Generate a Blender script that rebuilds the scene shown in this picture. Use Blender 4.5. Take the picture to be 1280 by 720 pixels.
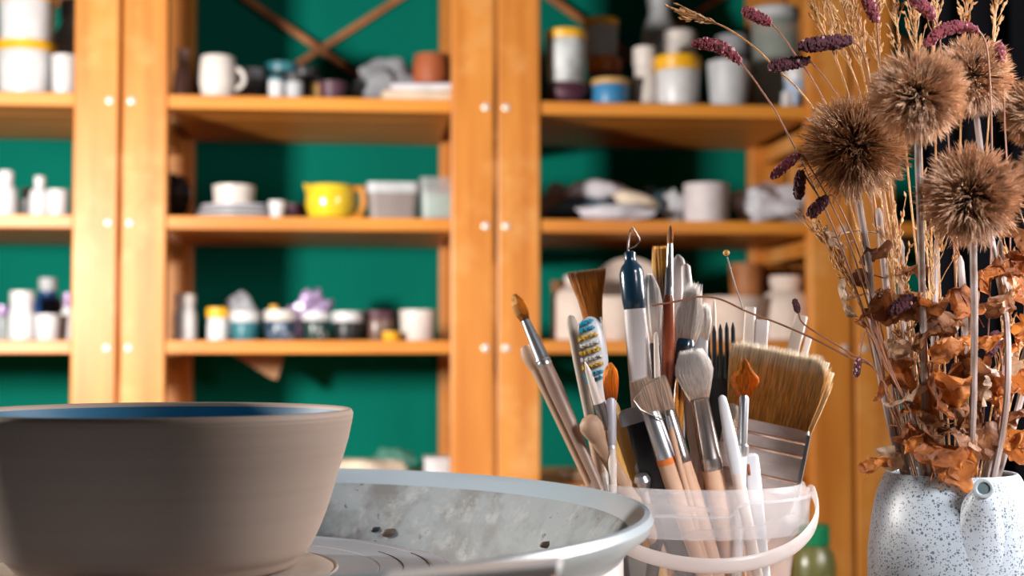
import bpy, math, random
from mathutils import Vector, Matrix, noise
S = bpy.context.scene
for o in list(bpy.data.objects): bpy.data.objects.remove(o)
C = S.collection
random.seed(7)
# ------------------------------------------------ camera, world, lights
F = 1778.0; YAW = math.radians(5.94); PITCH = math.radians(2.45); ZC = 0.97
cam = bpy.data.cameras.new('camera'); co = bpy.data.objects.new('camera', cam); C.objects.link(co); S.camera = co
co.location = (0, 0, ZC); co.rotation_euler = (math.radians(90)+PITCH, 0, -YAW)
cam.lens = 50; cam.sensor_width = 36; cam.clip_start = 0.05
cam.dof.use_dof = True; cam.dof.focus_distance = 0.875; cam.dof.aperture_fstop = 6.8
W = bpy.data.worlds.new('world'); S.world = W; W.use_nodes = True
W.node_tree.nodes['Background'].inputs[0].default_value = (0.80, 0.88, 1.0, 1)
W.node_tree.nodes['Background'].inputs[1].default_value = 0.022
S.view_settings.view_transform = 'Standard'; S.view_settings.look = 'None'
S.view_settings.exposure = 0.0; S.view_settings.gamma = 1; S.view_settings.use_curve_mapping = False
def area(name, loc, target, sx, sy, power, col, spread=180):
    l = bpy.data.lights.new(name, 'AREA'); l.shape = 'RECTANGLE'; l.size = sx; l.size_y = sy
    l.energy = power; l.color = col; l.spread = math.radians(spread)
    o = bpy.data.objects.new(name, l); C.objects.link(o); o.location = loc
    o.rotation_euler = (Vector(target)-Vector(loc)).to_track_quat('-Z', 'Y').to_euler(); return o
area('left_window_light', (-1.13, 1.42, ZC+0.22), (0.55, 3.1, ZC+0.05), 0.20, 0.20, 71, (1.0, 0.93, 0.86))
area('right_window_light', (1.28, 1.10, ZC+0.34), (0.20, 0.82, ZC-0.04), 0.40, 0.6, 42, (1.0, 0.95, 0.91))
area('front_fill_light', (0.95, -0.10, ZC+0.62), (0.50, 0.98, ZC+0.03), 0.45, 0.45, 3.2, (0.96, 0.96, 1.0), 38)

def ray(px, py):
    u = (px-640)/F; v = (360-py)/F
    y = math.cos(PITCH)-v*math.sin(PITCH); z = math.sin(PITCH)+v*math.cos(PITCH)
    return Vector((u*math.cos(YAW)+y*math.sin(YAW), -u*math.sin(YAW)+y*math.cos(YAW), z)), y
def P(px, py, d):
    r, y = ray(px, py); p = r*(d/y); return Vector((p.x, p.y, p.z+ZC))
def PY(px, py, Y):
    r, y = ray(px, py); p = r*(Y/r.y); return Vector((p.x, p.y, p.z+ZC))
def G(x, d, z):                       # ground frame of the camera heading
    return Vector((x*math.cos(YAW)+d*math.sin(YAW), -x*math.sin(YAW)+d*math.cos(YAW), ZC+z))

# ------------------------------------------------ materials
def mat(name, col, rough=0.5, metal=0.0, col2=None, scale=(20, 20, 20), bump=0.0, bscale=60, spec=0.5, ramp=(0.4, 0.62), detail=3, coat=0, sss=0):
    m = bpy.data.materials.new(name); m.use_nodes = True; nt = m.node_tree; b = nt.nodes['Principled BSDF']
    b.inputs['Base Color'].default_value = (*col, 1); b.inputs['Roughness'].default_value = rough
    b.inputs['Metallic'].default_value = metal; b.inputs['Specular IOR Level'].default_value = spec
    if coat: b.inputs['Coat Weight'].default_value = coat
    tc = nt.nodes.new('ShaderNodeTexCoord'); mp = nt.nodes.new('ShaderNodeMapping')
    nt.links.new(tc.outputs['Object'], mp.inputs[0]); mp.inputs['Scale'].default_value = scale
    n = nt.nodes.new('ShaderNodeTexNoise'); n.inputs['Scale'].default_value = 1; n.inputs['Detail'].default_value = detail
    nt.links.new(mp.outputs[0], n.inputs['Vector'])
    r = nt.nodes.new('ShaderNodeValToRGB'); r.color_ramp.elements[0].position = ramp[0]; r.color_ramp.elements[1].position = ramp[1]
    c2 = col2 or tuple(c*0.86 for c in col)
    r.color_ramp.elements[0].color = (*col, 1); r.color_ramp.elements[1].color = (*c2, 1)
    nt.links.new(n.outputs[0], r.inputs[0]); nt.links.new(r.outputs[0], b.inputs['Base Color'])
    if bump:
        n2 = nt.nodes.new('ShaderNodeTexNoise'); n2.inputs['Scale'].default_value = bscale; n2.inputs['Detail'].default_value = 5
        nt.links.new(tc.outputs['Object'], n2.inputs['Vector'])
        bp = nt.nodes.new('ShaderNodeBump'); bp.inputs['Strength'].default_value = bump; bp.inputs['Distance'].default_value = 0.004
        nt.links.new(n2.outputs[0], bp.inputs['Height']); nt.links.new(bp.outputs[0], b.inputs['Normal'])
    return m
def add_stains(m, col, scale, lo, hi):      # a second noise layer of real dirt
    nt = m.node_tree; b = nt.nodes['Principled BSDF']; src = b.inputs['Base Color'].links[0].from_socket
    tc = nt.nodes.new('ShaderNodeTexCoord'); n = nt.nodes.new('ShaderNodeTexNoise'); n.inputs['Scale'].default_value = scale; n.inputs['Detail'].default_value = 6
    n.inputs['Roughness'].default_value = 0.65
    nt.links.new(tc.outputs['Object'], n.inputs['Vector'])
    r = nt.nodes.new('ShaderNodeValToRGB'); r.color_ramp.elements[0].position = lo; r.color_ramp.elements[1].position = hi
    nt.links.new(n.outputs[0], r.inputs[0])
    mx = nt.nodes.new('ShaderNodeMix'); mx.data_type = 'RGBA'
    nt.links.new(r.outputs[0], mx.inputs['Factor']); nt.links.new(src, mx.inputs['A']); mx.inputs['B'].default_value = (*col, 1)
    nt.links.new(mx.outputs['Result'], b.inputs['Base Color']); return m
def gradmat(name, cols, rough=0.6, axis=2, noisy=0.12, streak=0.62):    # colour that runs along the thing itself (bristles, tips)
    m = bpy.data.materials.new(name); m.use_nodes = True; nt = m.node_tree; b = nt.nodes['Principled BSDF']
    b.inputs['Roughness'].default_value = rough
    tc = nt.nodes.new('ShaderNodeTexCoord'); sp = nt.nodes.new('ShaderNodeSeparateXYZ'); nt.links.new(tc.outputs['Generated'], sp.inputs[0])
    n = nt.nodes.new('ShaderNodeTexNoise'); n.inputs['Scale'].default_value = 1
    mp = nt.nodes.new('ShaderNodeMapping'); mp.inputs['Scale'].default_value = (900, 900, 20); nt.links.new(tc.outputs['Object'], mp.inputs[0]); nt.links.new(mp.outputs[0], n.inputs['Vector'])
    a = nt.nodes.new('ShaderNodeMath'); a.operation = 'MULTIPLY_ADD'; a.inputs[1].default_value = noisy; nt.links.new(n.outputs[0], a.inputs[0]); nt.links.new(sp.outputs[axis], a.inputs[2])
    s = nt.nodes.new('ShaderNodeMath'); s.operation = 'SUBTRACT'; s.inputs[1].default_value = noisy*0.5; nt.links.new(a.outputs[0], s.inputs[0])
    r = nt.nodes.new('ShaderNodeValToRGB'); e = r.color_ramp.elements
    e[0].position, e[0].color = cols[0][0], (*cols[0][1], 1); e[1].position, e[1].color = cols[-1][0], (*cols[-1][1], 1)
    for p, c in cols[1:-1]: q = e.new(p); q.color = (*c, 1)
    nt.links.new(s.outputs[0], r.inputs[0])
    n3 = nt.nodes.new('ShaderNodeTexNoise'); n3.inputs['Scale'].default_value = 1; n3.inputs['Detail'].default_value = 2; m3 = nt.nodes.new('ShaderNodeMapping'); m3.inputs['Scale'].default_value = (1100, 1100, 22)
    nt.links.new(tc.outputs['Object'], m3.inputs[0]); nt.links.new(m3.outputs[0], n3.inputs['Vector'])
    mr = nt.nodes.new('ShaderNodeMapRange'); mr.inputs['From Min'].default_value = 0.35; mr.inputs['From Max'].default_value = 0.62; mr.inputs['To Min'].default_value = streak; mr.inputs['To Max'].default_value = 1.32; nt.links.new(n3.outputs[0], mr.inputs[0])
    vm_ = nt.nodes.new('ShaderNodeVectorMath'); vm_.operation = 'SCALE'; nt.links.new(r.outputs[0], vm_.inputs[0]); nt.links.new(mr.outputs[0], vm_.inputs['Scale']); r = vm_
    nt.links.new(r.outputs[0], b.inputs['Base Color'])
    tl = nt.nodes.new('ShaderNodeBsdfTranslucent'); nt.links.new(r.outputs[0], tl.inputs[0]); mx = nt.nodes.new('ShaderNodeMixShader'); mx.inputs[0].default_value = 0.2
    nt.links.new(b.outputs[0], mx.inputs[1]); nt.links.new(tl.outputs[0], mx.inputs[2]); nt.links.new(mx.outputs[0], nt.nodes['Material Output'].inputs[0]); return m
def clearmat(name, col, mixf, rough=0.25):
    m = bpy.data.materials.new(name); m.use_nodes = True; nt = m.node_tree; b = nt.nodes['Principled BSDF']; out = nt.nodes['Material Output']
    b.inputs['Base Color'].default_value = (*col, 1); b.inputs['Roughness'].default_value = rough
    t = nt.nodes.new('ShaderNodeBsdfTransparent'); tl = nt.nodes.new('ShaderNodeBsdfTranslucent'); tl.inputs[0].default_value = (*col, 1)
    m1 = nt.nodes.new('ShaderNodeMixShader'); m1.inputs[0].default_value = 0.35; nt.links.new(b.outputs[0], m1.inputs[1]); nt.links.new(tl.outputs[0], m1.inputs[2])
    m2 = nt.nodes.new('ShaderNodeMixShader')
    n = nt.nodes.new('ShaderNodeTexNoise'); n.inputs['Scale'].default_value = 2
    r = nt.nodes.new('ShaderNodeMapRange'); r.inputs['To Min'].default_value = mixf*0.75; r.inputs['To Max'].default_value = min(1, mixf*1.25)
    nt.links.new(n.outputs[0], r.inputs[0]); nt.links.new(r.outputs[0], m2.inputs[0])
    nt.links.new(t.outputs[0], m2.inputs[1]); nt.links.new(m1.outputs[0], m2.inputs[2]); nt.links.new(m2.outputs[0], out.inputs[0]); return m
def leafmat(name, col, col2, tr=0.35, scale=60):
    m = mat(name, col, 0.55, 0, col2, (scale,)*3, 0.5, 250); nt = m.node_tree; b = nt.nodes['Principled BSDF']; out = nt.nodes['Material Output']
    tl = nt.nodes.new('ShaderNodeBsdfTranslucent'); nt.links.new(b.inputs['Base Color'].links[0].from_socket, tl.inputs[0])
    mx = nt.nodes.new('ShaderNodeMixShader'); mx.inputs[0].default_value = tr
    nt.links.new(b.outputs[0], mx.inputs[1]); nt.links.new(tl.outputs[0], mx.inputs[2]); nt.links.new(mx.outputs[0], out.inputs[0]); return m

WOOD_U = mat('pine_upright', (0.68, 0.265, 0.045), 0.42, 0, (0.52, 0.165, 0.022), (26, 26, 2.2), 0.05, 80, ramp=(0.35, 0.68))
add_stains(WOOD_U, (0.74, 0.37, 0.12), 5, 0.52, 0.70); add_stains(WOOD_U, (0.42, 0.13, 0.02), 7, 0.68, 0.74)
WOOD_S = mat('pine_shelf', (0.72, 0.28, 0.04), 0.42, 0, (0.56, 0.19, 0.025), (2.5, 30, 30), 0.05, 80)
WOOD_BR = mat('brace_wood', (0.42, 0.16, 0.05), 0.6, 0, (0.30, 0.10, 0.03), (20, 20, 20))
GREEN = mat('green_paint', (0.001, 0.165, 0.118), 0.9, 0, (0.001, 0.14, 0.10), (1.5, 1.5, 1.5), 0.1, 30, spec=0.08)
FLOOR = mat('floor_boards', (0.16, 0.11, 0.075), 0.5, 0, (0.11, 0.075, 0.05), (3, 40, 3))
PLASTER = mat('plaster', (0.22, 0.21, 0.20), 0.8)
BOLT = mat('bolt_zinc', (0.86, 0.83, 0.80), 0.35, 0.3)
DARKSHEET = mat('added_sheet_dark', (0.006, 0.007, 0.010), 0.95, 0, (0.010, 0.010, 0.014), (30, 30, 3), spec=0.05)  # for the added sheet that blacks out the right background
CLAY = mat('leather_hard_clay', (0.50, 0.375, 0.305), 0.62, 0, (0.475, 0.355, 0.29), (4, 4, 260), 0.015, 300)
BLUE = mat('blue_glaze', (0.003, 0.15, 0.30), 0.55, 0, (0.003, 0.12, 0.25), (6, 6, 220))
PAN = mat('splash_pan_plastic', (0.27, 0.305, 0.32), 0.65, 0, (0.23, 0.26, 0.275), (8, 8, 8), 0.08, 60)
add_stains(PAN, (0.15, 0.15, 0.145), 26, 0.46, 0.64); add_stains(PAN, (0.34, 0.35, 0.35), 60, 0.52, 0.68); add_stains(PAN, (0.05, 0.045, 0.04), 95, 0.655, 0.68)
LIP = mat('pan_lip_lit_band', (0.36, 0.43, 0.48), 0.3, 0, (0.33, 0.40, 0.45), (8, 8, 8))  # rolled lip colour; its paler blue also paints the lit band inside the rim
PANW = mat('pan_skirt', (0.78, 0.72, 0.70), 0.4)
HEAD = mat('wheel_head_metal', (0.42, 0.46, 0.53), 0.40, 0.2, (0.37, 0.41, 0.48), (14, 14, 14), 0.05, 90)
add_stains(HEAD, (0.50, 0.50, 0.55), 12, 0.45, 0.70)
SLIP = mat('wet_slip', (0.54, 0.46, 0.41), 0.4)
DARK = mat('dark_groove', (0.03, 0.03, 0.035), 0.5)
BROWNK = mat('brown_knob', (0.14, 0.10, 0.075), 0.6)
TABLE = mat('table_top', (0.42, 0.30, 0.20), 0.5, 0, (0.34, 0.23, 0.15), (4, 40, 4))
WHITE = mat('white_plastic', (0.68, 0.68, 0.70), 0.35)
WHITE2 = mat('white_ceramic', (0.72, 0.66, 0.62), 0.4)
BISQ = mat('bisque', (0.68, 0.56, 0.49), 0.75)
YEL = mat('yellow_lid', (0.90, 0.46, 0.01), 0.4)
YELG = mat('yellow_glaze', (0.85, 0.60, 0.03), 0.15, coat=0.4)
GREY = mat('grey_plastic', (0.32, 0.33, 0.36), 0.5)
LGREY = mat('light_grey', (0.50, 0.52, 0.55), 0.5)
DGREY = mat('dark_grey', (0.05, 0.05, 0.055), 0.5)
BLACK = mat('black_plastic', (0.010, 0.010, 0.012), 0.4)
BLACKB = mat('blue_black_grip', (0.008, 0.035, 0.065), 0.22, coat=0.4)
TEALP = mat('teal_paint', (0.02, 0.16, 0.20), 0.4)
BLUEP = mat('blue_paint', (0.04, 0.22, 0.45), 0.4)
NAVY = mat('navy', (0.01, 0.06, 0.20), 0.4)
LILAC = mat('lilac_foil', (0.42, 0.33, 0.55), 0.3, 0.2, (0.25, 0.16, 0.30), (60, 60, 60))
PURP = mat('purple_dark', (0.08, 0.025, 0.045), 0.5)
TERRA = mat('terracotta', (0.40, 0.10, 0.03), 0.6)
PINK = mat('pink_skin', (0.65, 0.40, 0.34), 0.5)
OCH = mat('ochre', (0.55, 0.32, 0.10), 0.6)
CLOTHW = mat('white_cloth', (0.66, 0.64, 0.70), 0.9, bump=0.6, bscale=40)
CLOTHC = mat('cream_cloth', (0.75, 0.62, 0.48), 0.9, bump=0.6, bscale=40)
CLOTHB = mat('blue_grey_cloth', (0.06, 0.12, 0.16), 0.9, bump=0.6, bscale=40)
BAG = mat('bag_plastic', (0.60, 0.60, 0.66), 0.35, bump=0.9, bscale=35)
GREENLID = mat('green_lid', (0.003, 0.13, 0.05), 0.35)
OLIVE = mat('olive_liquid', (0.085, 0.082, 0.025), 0.3)
MINT = mat('mint', (0.25, 0.62, 0.42), 0.4)
CLEAR = clearmat('clear_plastic', (0.70, 0.72, 0.76), 0.45)
CLEARG = clearmat('greenish_clear', (0.50, 0.56, 0.52), 0.6)
PAIL = clearmat('milky_plastic', (0.78, 0.74, 0.75), 0.12, 0.22)
PAILRIM = clearmat('milky_rim', (0.80, 0.78, 0.80), 0.30, 0.22)
HANDLE = clearmat('bail_plastic', (0.82, 0.74, 0.71), 0.85, 0.3)
CARD = mat('cardboard', (0.48, 0.26, 0.13), 0.8)
SILVER = mat('ferrule_silver', (0.60, 0.60, 0.62), 0.30, 0.9)
FERR = mat('ferrule_worn', (0.60, 0.50, 0.46), 0.34, 0.4, (0.46, 0.37, 0.33), (40, 40, 120))
COPR = mat('ridge_copper', (0.85, 0.66, 0.56), 0.25, 0.85)
SILVD = mat('ferrule_dark', (0.42, 0.36, 0.33), 0.26, 0.9)
TAN = mat('tan_handle', (0.62, 0.38, 0.25), 0.45, 0, (0.54, 0.31, 0.19), (200, 200, 20))
TAUPE = mat('taupe_handle', (0.30, 0.19, 0.14), 0.42, 0, (0.24, 0.14, 0.10), (200, 200, 20))
WOODT = mat('tool_wood', (0.46, 0.28, 0.18), 0.55, 0, (0.38, 0.22, 0.13), (250, 250, 20))
GREYT = mat('grey_beige_wood', (0.46, 0.37, 0.30), 0.55)
REDW = mat('red_brown_lacquer', (0.30, 0.065, 0.025), 0.22, coat=0.5)
CREAMT = mat('cream_tool', (0.74, 0.62, 0.54), 0.5)
PWHITE = mat('pearl_white', (0.72, 0.66, 0.65), 0.35)
GOLDW = mat('golden_wood', (0.62, 0.33, 0.08), 0.4)
ORNG = mat('orange_ring', (0.70, 0.17, 0.02), 0.4)
CYAN = mat('cyan_bristle', (0.02, 0.42, 0.62), 0.5)
YELB = mat('yellow_bristle', (0.85, 0.52, 0.03), 0.5)
WHITB = mat('white_bristle', (0.85, 0.86, 0.85), 0.5)
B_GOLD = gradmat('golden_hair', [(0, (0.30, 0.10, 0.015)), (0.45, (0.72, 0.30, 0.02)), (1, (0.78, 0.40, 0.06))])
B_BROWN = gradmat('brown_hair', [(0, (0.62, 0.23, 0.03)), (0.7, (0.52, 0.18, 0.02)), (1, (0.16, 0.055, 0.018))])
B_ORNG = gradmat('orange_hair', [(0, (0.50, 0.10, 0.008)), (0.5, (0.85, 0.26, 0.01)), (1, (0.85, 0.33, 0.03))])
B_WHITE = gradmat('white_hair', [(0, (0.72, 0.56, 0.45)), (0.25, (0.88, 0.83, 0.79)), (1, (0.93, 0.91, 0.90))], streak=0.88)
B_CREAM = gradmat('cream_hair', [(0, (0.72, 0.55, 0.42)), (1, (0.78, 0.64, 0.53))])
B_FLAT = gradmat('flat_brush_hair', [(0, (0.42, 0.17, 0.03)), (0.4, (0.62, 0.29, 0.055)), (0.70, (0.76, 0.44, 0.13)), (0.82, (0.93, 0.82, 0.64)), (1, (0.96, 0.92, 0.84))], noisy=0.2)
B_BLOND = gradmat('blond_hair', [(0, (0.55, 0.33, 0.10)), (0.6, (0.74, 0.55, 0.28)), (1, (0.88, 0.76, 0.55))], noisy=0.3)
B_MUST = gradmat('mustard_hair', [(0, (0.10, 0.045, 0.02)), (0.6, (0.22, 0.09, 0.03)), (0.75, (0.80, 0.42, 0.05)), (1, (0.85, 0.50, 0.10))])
STEM = mat('grey_stem', (0.38, 0.31, 0.29), 0.6, 0, (0.22, 0.15, 0.12), (150, 150, 12))
STEMT = mat('thin_brown_stem', (0.26, 0.10, 0.05), 0.6)
STRAW = leafmat('golden_straw', (0.72, 0.44, 0.20), (0.55, 0.28, 0.10), 0.25)
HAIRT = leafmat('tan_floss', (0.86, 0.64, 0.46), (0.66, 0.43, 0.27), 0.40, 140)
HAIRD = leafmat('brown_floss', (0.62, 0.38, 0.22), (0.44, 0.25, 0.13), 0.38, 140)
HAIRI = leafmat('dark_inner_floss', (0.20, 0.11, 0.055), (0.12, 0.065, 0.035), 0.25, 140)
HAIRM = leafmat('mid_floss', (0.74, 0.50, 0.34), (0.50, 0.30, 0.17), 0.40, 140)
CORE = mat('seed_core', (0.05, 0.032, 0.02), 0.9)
BURG = mat('burgundy_floret', (0.24, 0.036, 0.045), 0.75, 0, (0.15, 0.03, 0.045), (300, 300, 300))
BURGD = mat('dark_plum_floret', (0.10, 0.022, 0.032), 0.8, 0, (0.06, 0.018, 0.025), (300, 300, 300))
BURGL = mat('pale_floret_tip', (0.62, 0.34, 0.32), 0.7)
LEAFS = [leafmat('leaf_rust', (0.45, 0.14, 0.03), (0.20, 0.06, 0.018)), leafmat('leaf_brown', (0.30, 0.12, 0.045), (0.16, 0.06, 0.025)),
         leafmat('leaf_orange', (0.62, 0.22, 0.045), (0.32, 0.10, 0.022)), leafmat('leaf_pale', (0.55, 0.40, 0.29), (0.34, 0.18, 0.09))]
def speckle():
    m = mat('speckled_stoneware', (0.42, 0.48, 0.54), 0.42, 0, (0.38, 0.43, 0.49), (30, 30, 30)); nt = m.node_tree; b = nt.nodes['Principled BSDF']
    src = b.inputs['Base Color'].links[0].from_socket
    tc = nt.nodes.new('ShaderNodeTexCoord'); nz = nt.nodes.new('ShaderNodeTexNoise'); nz.inputs['Scale'].default_value = 500
    for sc, th in ((430, 0.42), (800, 0.46)):
        v = nt.nodes.new('ShaderNodeTexVoronoi'); v.inputs['Scale'].default_value = sc; nt.links.new(tc.outputs['Object'], v.inputs['Vector'])
        sp = nt.nodes.new('ShaderNodeSeparateColor'); nt.links.new(v.outputs['Color'], sp.inputs[0])
        mu = nt.nodes.new('ShaderNodeMath'); mu.operation = 'MULTIPLY'; mu.inputs[1].default_value = th; nt.links.new(sp.outputs[0], mu.inputs[0])
        lt = nt.nodes.new('ShaderNodeMath'); lt.operation = 'LESS_THAN'; nt.links.new(v.outputs['Distance'], lt.inputs[0]); nt.links.new(mu.outputs[0], lt.inputs[1])
        f = nt.nodes.new('ShaderNodeMath'); f.operation = 'MULTIPLY'; f.inputs[1].default_value = 0.85; nt.links.new(lt.outputs[0], f.inputs[0])
        mx = nt.nodes.new('ShaderNodeMix'); mx.data_type = 'RGBA'; nt.links.new(f.outputs[0], mx.inputs['Factor']); nt.links.new(src, mx.inputs['A'])
        mx.inputs['B'].default_value = (0.05, 0.075, 0.105, 1); src = mx.outputs['Result']
    nt.links.new(src, b.inputs['Base Color']); return m
SPECK = speckle()
SPOUTIN = mat('spout_inside', (0.05, 0.08, 0.09), 0.5)

# ------------------------------------------------ mesh helpers
class MB:
    def __init__(s): s.v = []; s.f = []
    def box(s, c, d, rz=0, taper=1.0):
        n = len(s.v); c = Vector(c); R = Matrix.Rotation(rz, 3, 'Z')
        for k in (-1, 1):
            t = taper if k > 0 else 1
            for i, j in ((-1, -1), (1, -1), (1, 1), (-1, 1)):
                s.v.append(c+R @ Vector((i*d[0]/2*t, j*d[1]/2*t, k*d[2]/2)))
        s.f += [tuple(n+q for q in f) for f in ((3, 2, 1, 0), (4, 5, 6, 7), (0, 1, 5, 4), (1, 2, 6, 5), (2, 3, 7, 6), (3, 0, 4, 7))]; return s
    def bar(s, a, b, w, t, up=Vector((0, 1, 0))):   # flat bar from a to b
        a = Vector(a); b = Vector(b); z = (b-a).normalized(); y = (up-z*up.dot(z)).normalized(); x = y.cross(z); n = len(s.v)
        for p in (a, b):
            for i, j in ((-1, -1), (1, -1), (1, 1), (-1, 1)): s.v.append(p+x*i*w/2+y*j*t/2)
        s.f += [tuple(n+q for q in f) for f in ((3, 2, 1, 0), (4, 5, 6, 7), (0, 1, 5, 4), (1, 2, 6, 5), (2, 3, 7, 6), (3, 0, 4, 7))]; return s
    def loft(s, rings, seg=24, power=2.0, caps=True):   # rings: (z, rx, ry[, cx, cy])
        n = len(s.v)
        for r in rings:
            z, rx, ry = r[0], r[1], r[2]; cx = r[3] if len(r) > 3 else 0; cy = r[4] if len(r) > 4 else 0
            for i in range(seg):
                a = 2*math.pi*i/seg; c_, s_ = math.cos(a), math.sin(a)
                x = math.copysign(abs(c_)**(2/power), c_); y = math.copysign(abs(s_)**(2/power), s_)
                s.v.append(Vector((cx+x*rx, cy+y*ry, z)))
        for k in range(len(rings)-1):
            for i in range(seg):
                j = (i+1) % seg; a = n+k*seg
                s.f.append((a+i, a+j, a+seg+j, a+seg+i))
        if caps:
            s.f.append(tuple(n+i for i in reversed(range(seg)))); s.f.append(tuple(n+(len(rings)-1)*seg+i for i in range(seg)))
        return s
    def lathe(s, prof, seg=32, c=(0, 0), caps=True): return s.loft([(z, r, r, c[0], c[1]) for r, z in prof], seg, caps=caps)
    def tube(s, pts, rad, seg=6, flat=1.0, up=None):
        pts = [Vector(p) for p in pts]; n = len(s.v); m = len(pts)
        if not hasattr(rad, '__len__'): rad = [rad]*m
        ref = up or Vector((0.13, 0.97, 0.2))
        for k, p in enumerate(pts):
            t = (pts[min(k+1, m-1)]-pts[max(k-1, 0)]).normalized(); x = t.cross(ref)
            if x.length < 1e-4: x = t.cross(Vector((1, 0, 0)))
            x.normalize(); y = x.cross(t)
            for i in range(seg):
                a = 2*math.pi*i/seg; s.v.append(p+x*math.cos(a)*rad[k]+y*math.sin(a)*rad[k]*flat)
        for k in range(m-1):
            for i in range(seg):
                j = (i+1) % seg; a = n+k*seg; s.f.append((a+i, a+j, a+seg+j, a+seg+i))
        s.f.append(tuple(n+i for i in reversed(range(seg)))); s.f.append(tuple(n+(m-1)*seg+i for i in range(seg))); return s
    def spike(s, a, b, r, mid=None):
        a = Vector(a); b = Vector(b); t = (b-a); 
        if t.length < 1e-7: return s
        t.normalize(); x = t.orthogonal().normalized(); y = t.cross(x); n = len(s.v)
        for i in range(3):
            q = 2*math.pi*i/3; s.v.append(a+(x*math.cos(q)+y*math.sin(q))*r)
        if mid is not None:
            mid = Vector(mid)
            for i in range(3):
                q = 2*math.pi*i/3; s.v.append(mid+(x*math.cos(q)+y*math.sin(q))*r*0.85)
            s.v.append(b)
            for i in range(3):
                j = (i+1) % 3; s.f.append((n+i, n+j, n+3+j, n+3+i)); s.f.append((n+3+i, n+3+j, n+6))
        else:
            s.v.append(b)
            for i in range(3): s.f.append((n+i, n+(i+1) % 3, n+3))
        return s
    def blob(s, c, r, seg=10, rings=6, rot=None, amp=0, fr=1, seed=0):
        n = len(s.v); c = Vector(c)
        for k in range(rings+1):
            th = math.pi*k/rings
            for i in range(seg):
                ph = 2*math.pi*i/seg; v = Vector((math.sin(th)*math.cos(ph), math.sin(th)*math.sin(ph), math.cos(th)))
                if amp: v = v*(1+amp*noise.noise(v*fr+Vector((seed*7.3, seed*3.1, 0))))
                v = Vector((v.x*r[0], v.y*r[1], v.z*r[2]))
                if rot is not None: v = rot @ v
                s.v.append(c+v)
        for k in range(rings):
            for i in range(seg):
                j = (i+1) % seg; a = n+k*seg; s.f.append((a+i, a+seg+i, a+seg+j, a+j))
        return s
    def build(s, name, m, parent=None, smooth=True, off=None, bevel=0, auto=35):
        me = bpy.data.meshes.new(name); off = Vector(off) if off is not None else Vector((0, 0, 0))
        me.from_pydata([tuple(p-off) for p in s.v], [], s.f); me.validate(); me.update()
        me.materials.append(m)
        if smooth:
            for p in me.polygons: p.use_smooth = True
            me.set_sharp_from_angle(angle=math.radians(auto))
        o = bpy.data.objects.new(name, me); C.objects.link(o)
        if parent: o.parent = parent
        if bevel:
            b = o.modifiers.new('bevel', 'BEVEL'); b.width = bevel; b.segments = 2; b.limit_method = 'ANGLE'
        return o
def tag(o, label, cat, group=None):
    o['label'] = label; o['category'] = cat
    if group: o['group'] = group
    return o
def thing(name, label, cat, loc=(0, 0, 0), rz=0, group=None):
    o = bpy.data.objects.new(name, None); o.empty_display_size = 0.02; C.objects.link(o); o.location = loc; o.rotation_euler = (0, 0, rz)
    return tag(o, label, cat, group)
def struct(name, mb, m, **k):
    o = mb.build(name, m, **k); o['kind'] = 'structure'; return o

# ------------------------------------------------ room
YF = 3.0; DEP = 0.52; YB = YF+DEP; YW = YB+0.015
struct('floor', MB().box((0.2, 1.4, -0.05), (5.6, 5.2, 0.1)), FLOOR, smooth=False)
struct('wall_back', MB().box((0.2, YW+0.06, 1.3), (5.6, 0.12, 2.6)), GREEN, smooth=False)
struct('wall_right', MB().box((2.95, 1.4, 1.3), (0.1, 4.2, 2.6)), PLASTER, smooth=False)

# ------------------------------------------------ shelving units
def ZS(py, px=385): return PY(px, py, YF).z
SH = [ZS(120.5), ZS(271), ZS(425.5), ZS(612)]
TH = 0.0272
SEAM = [PY(147, 436, YF).x+k*0.782 for k in range(-1, 4)]
PWD = 0.0905; PT = 0.046
def unit(k, label):
    x0, x1 = SEAM[k], SEAM[k+1]; r = thing('shelving_unit', label, 'shelving unit', ((x0+x1)/2, YF, 0), 0, 'pine shelving units along the green wall')
    cx = (x0+x1)/2; off = Vector((cx, YF, 0))
    for sgn, xa in ((1, x0), (-1, x1)):
        g = 0.004; xm = xa+sgn*(g+PWD/2)
        fp = MB().box((xm, YF+PT/2, 1.06), (PWD, PT, 2.12)).build('front_post', WOOD_U, r, off=off, smooth=False, bevel=0.004)
        for z in SH[:3]:
            h = MB(); h.lathe([(0.0075, 0), (0.0075, 0.003), (0.004, 0.005)], 14)
            b = h.build('bolt_head', BOLT, fp); b.rotation_euler = (math.pi/2, 0, 0)
            b.location = (xa+sgn*0.022-cx, 0.0, z-TH*0.6)
        MB().box((xm, YB-PT/2, 1.06), (PWD, PT, 2.12)).build('back_post', WOOD_U, r, off=off, smooth=False, bevel=0.004)
        for z in SH+[0.25]:
            MB().box((xm, YF+DEP/2, z-TH-0.022), (PT*0.8, DEP-2*PT, 0.035)).build('side_rung', WOOD_U, r, off=off, smooth=False)
    xi0, xi1 = x0+PWD+0.004, x1-PWD-0.004
    for z in SH+[0.25]:
        m = MB(); n = 4; w = (DEP-0.02)/n
        for i in range(n): m.box(((xi0+xi1)/2, YF+0.006+w*(i+0.5), z-TH/2), (xi1-xi0, w-0.003, TH))
        m.build('shelf', WOOD_S, r, off=off, smooth=False, bevel=0.002)
    zc = PY(402, 63, YB).z; hw = (xi1-xi0)/2+0.05
    for sg in (-1, 1):
        MB().bar((cx+0.0-hw, YB-0.008+0.006*sg, zc-sg*hw*0.68), (cx+hw, YB-0.008+0.006*sg, zc+sg*hw*0.68), 0.016, 0.008).build('cross_brace', WOOD_BR, r, off=off, smooth=False)
    return r
unit(0, 'pine shelving unit cut by the left edge of the photo, holding stacked white tubs')
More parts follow.
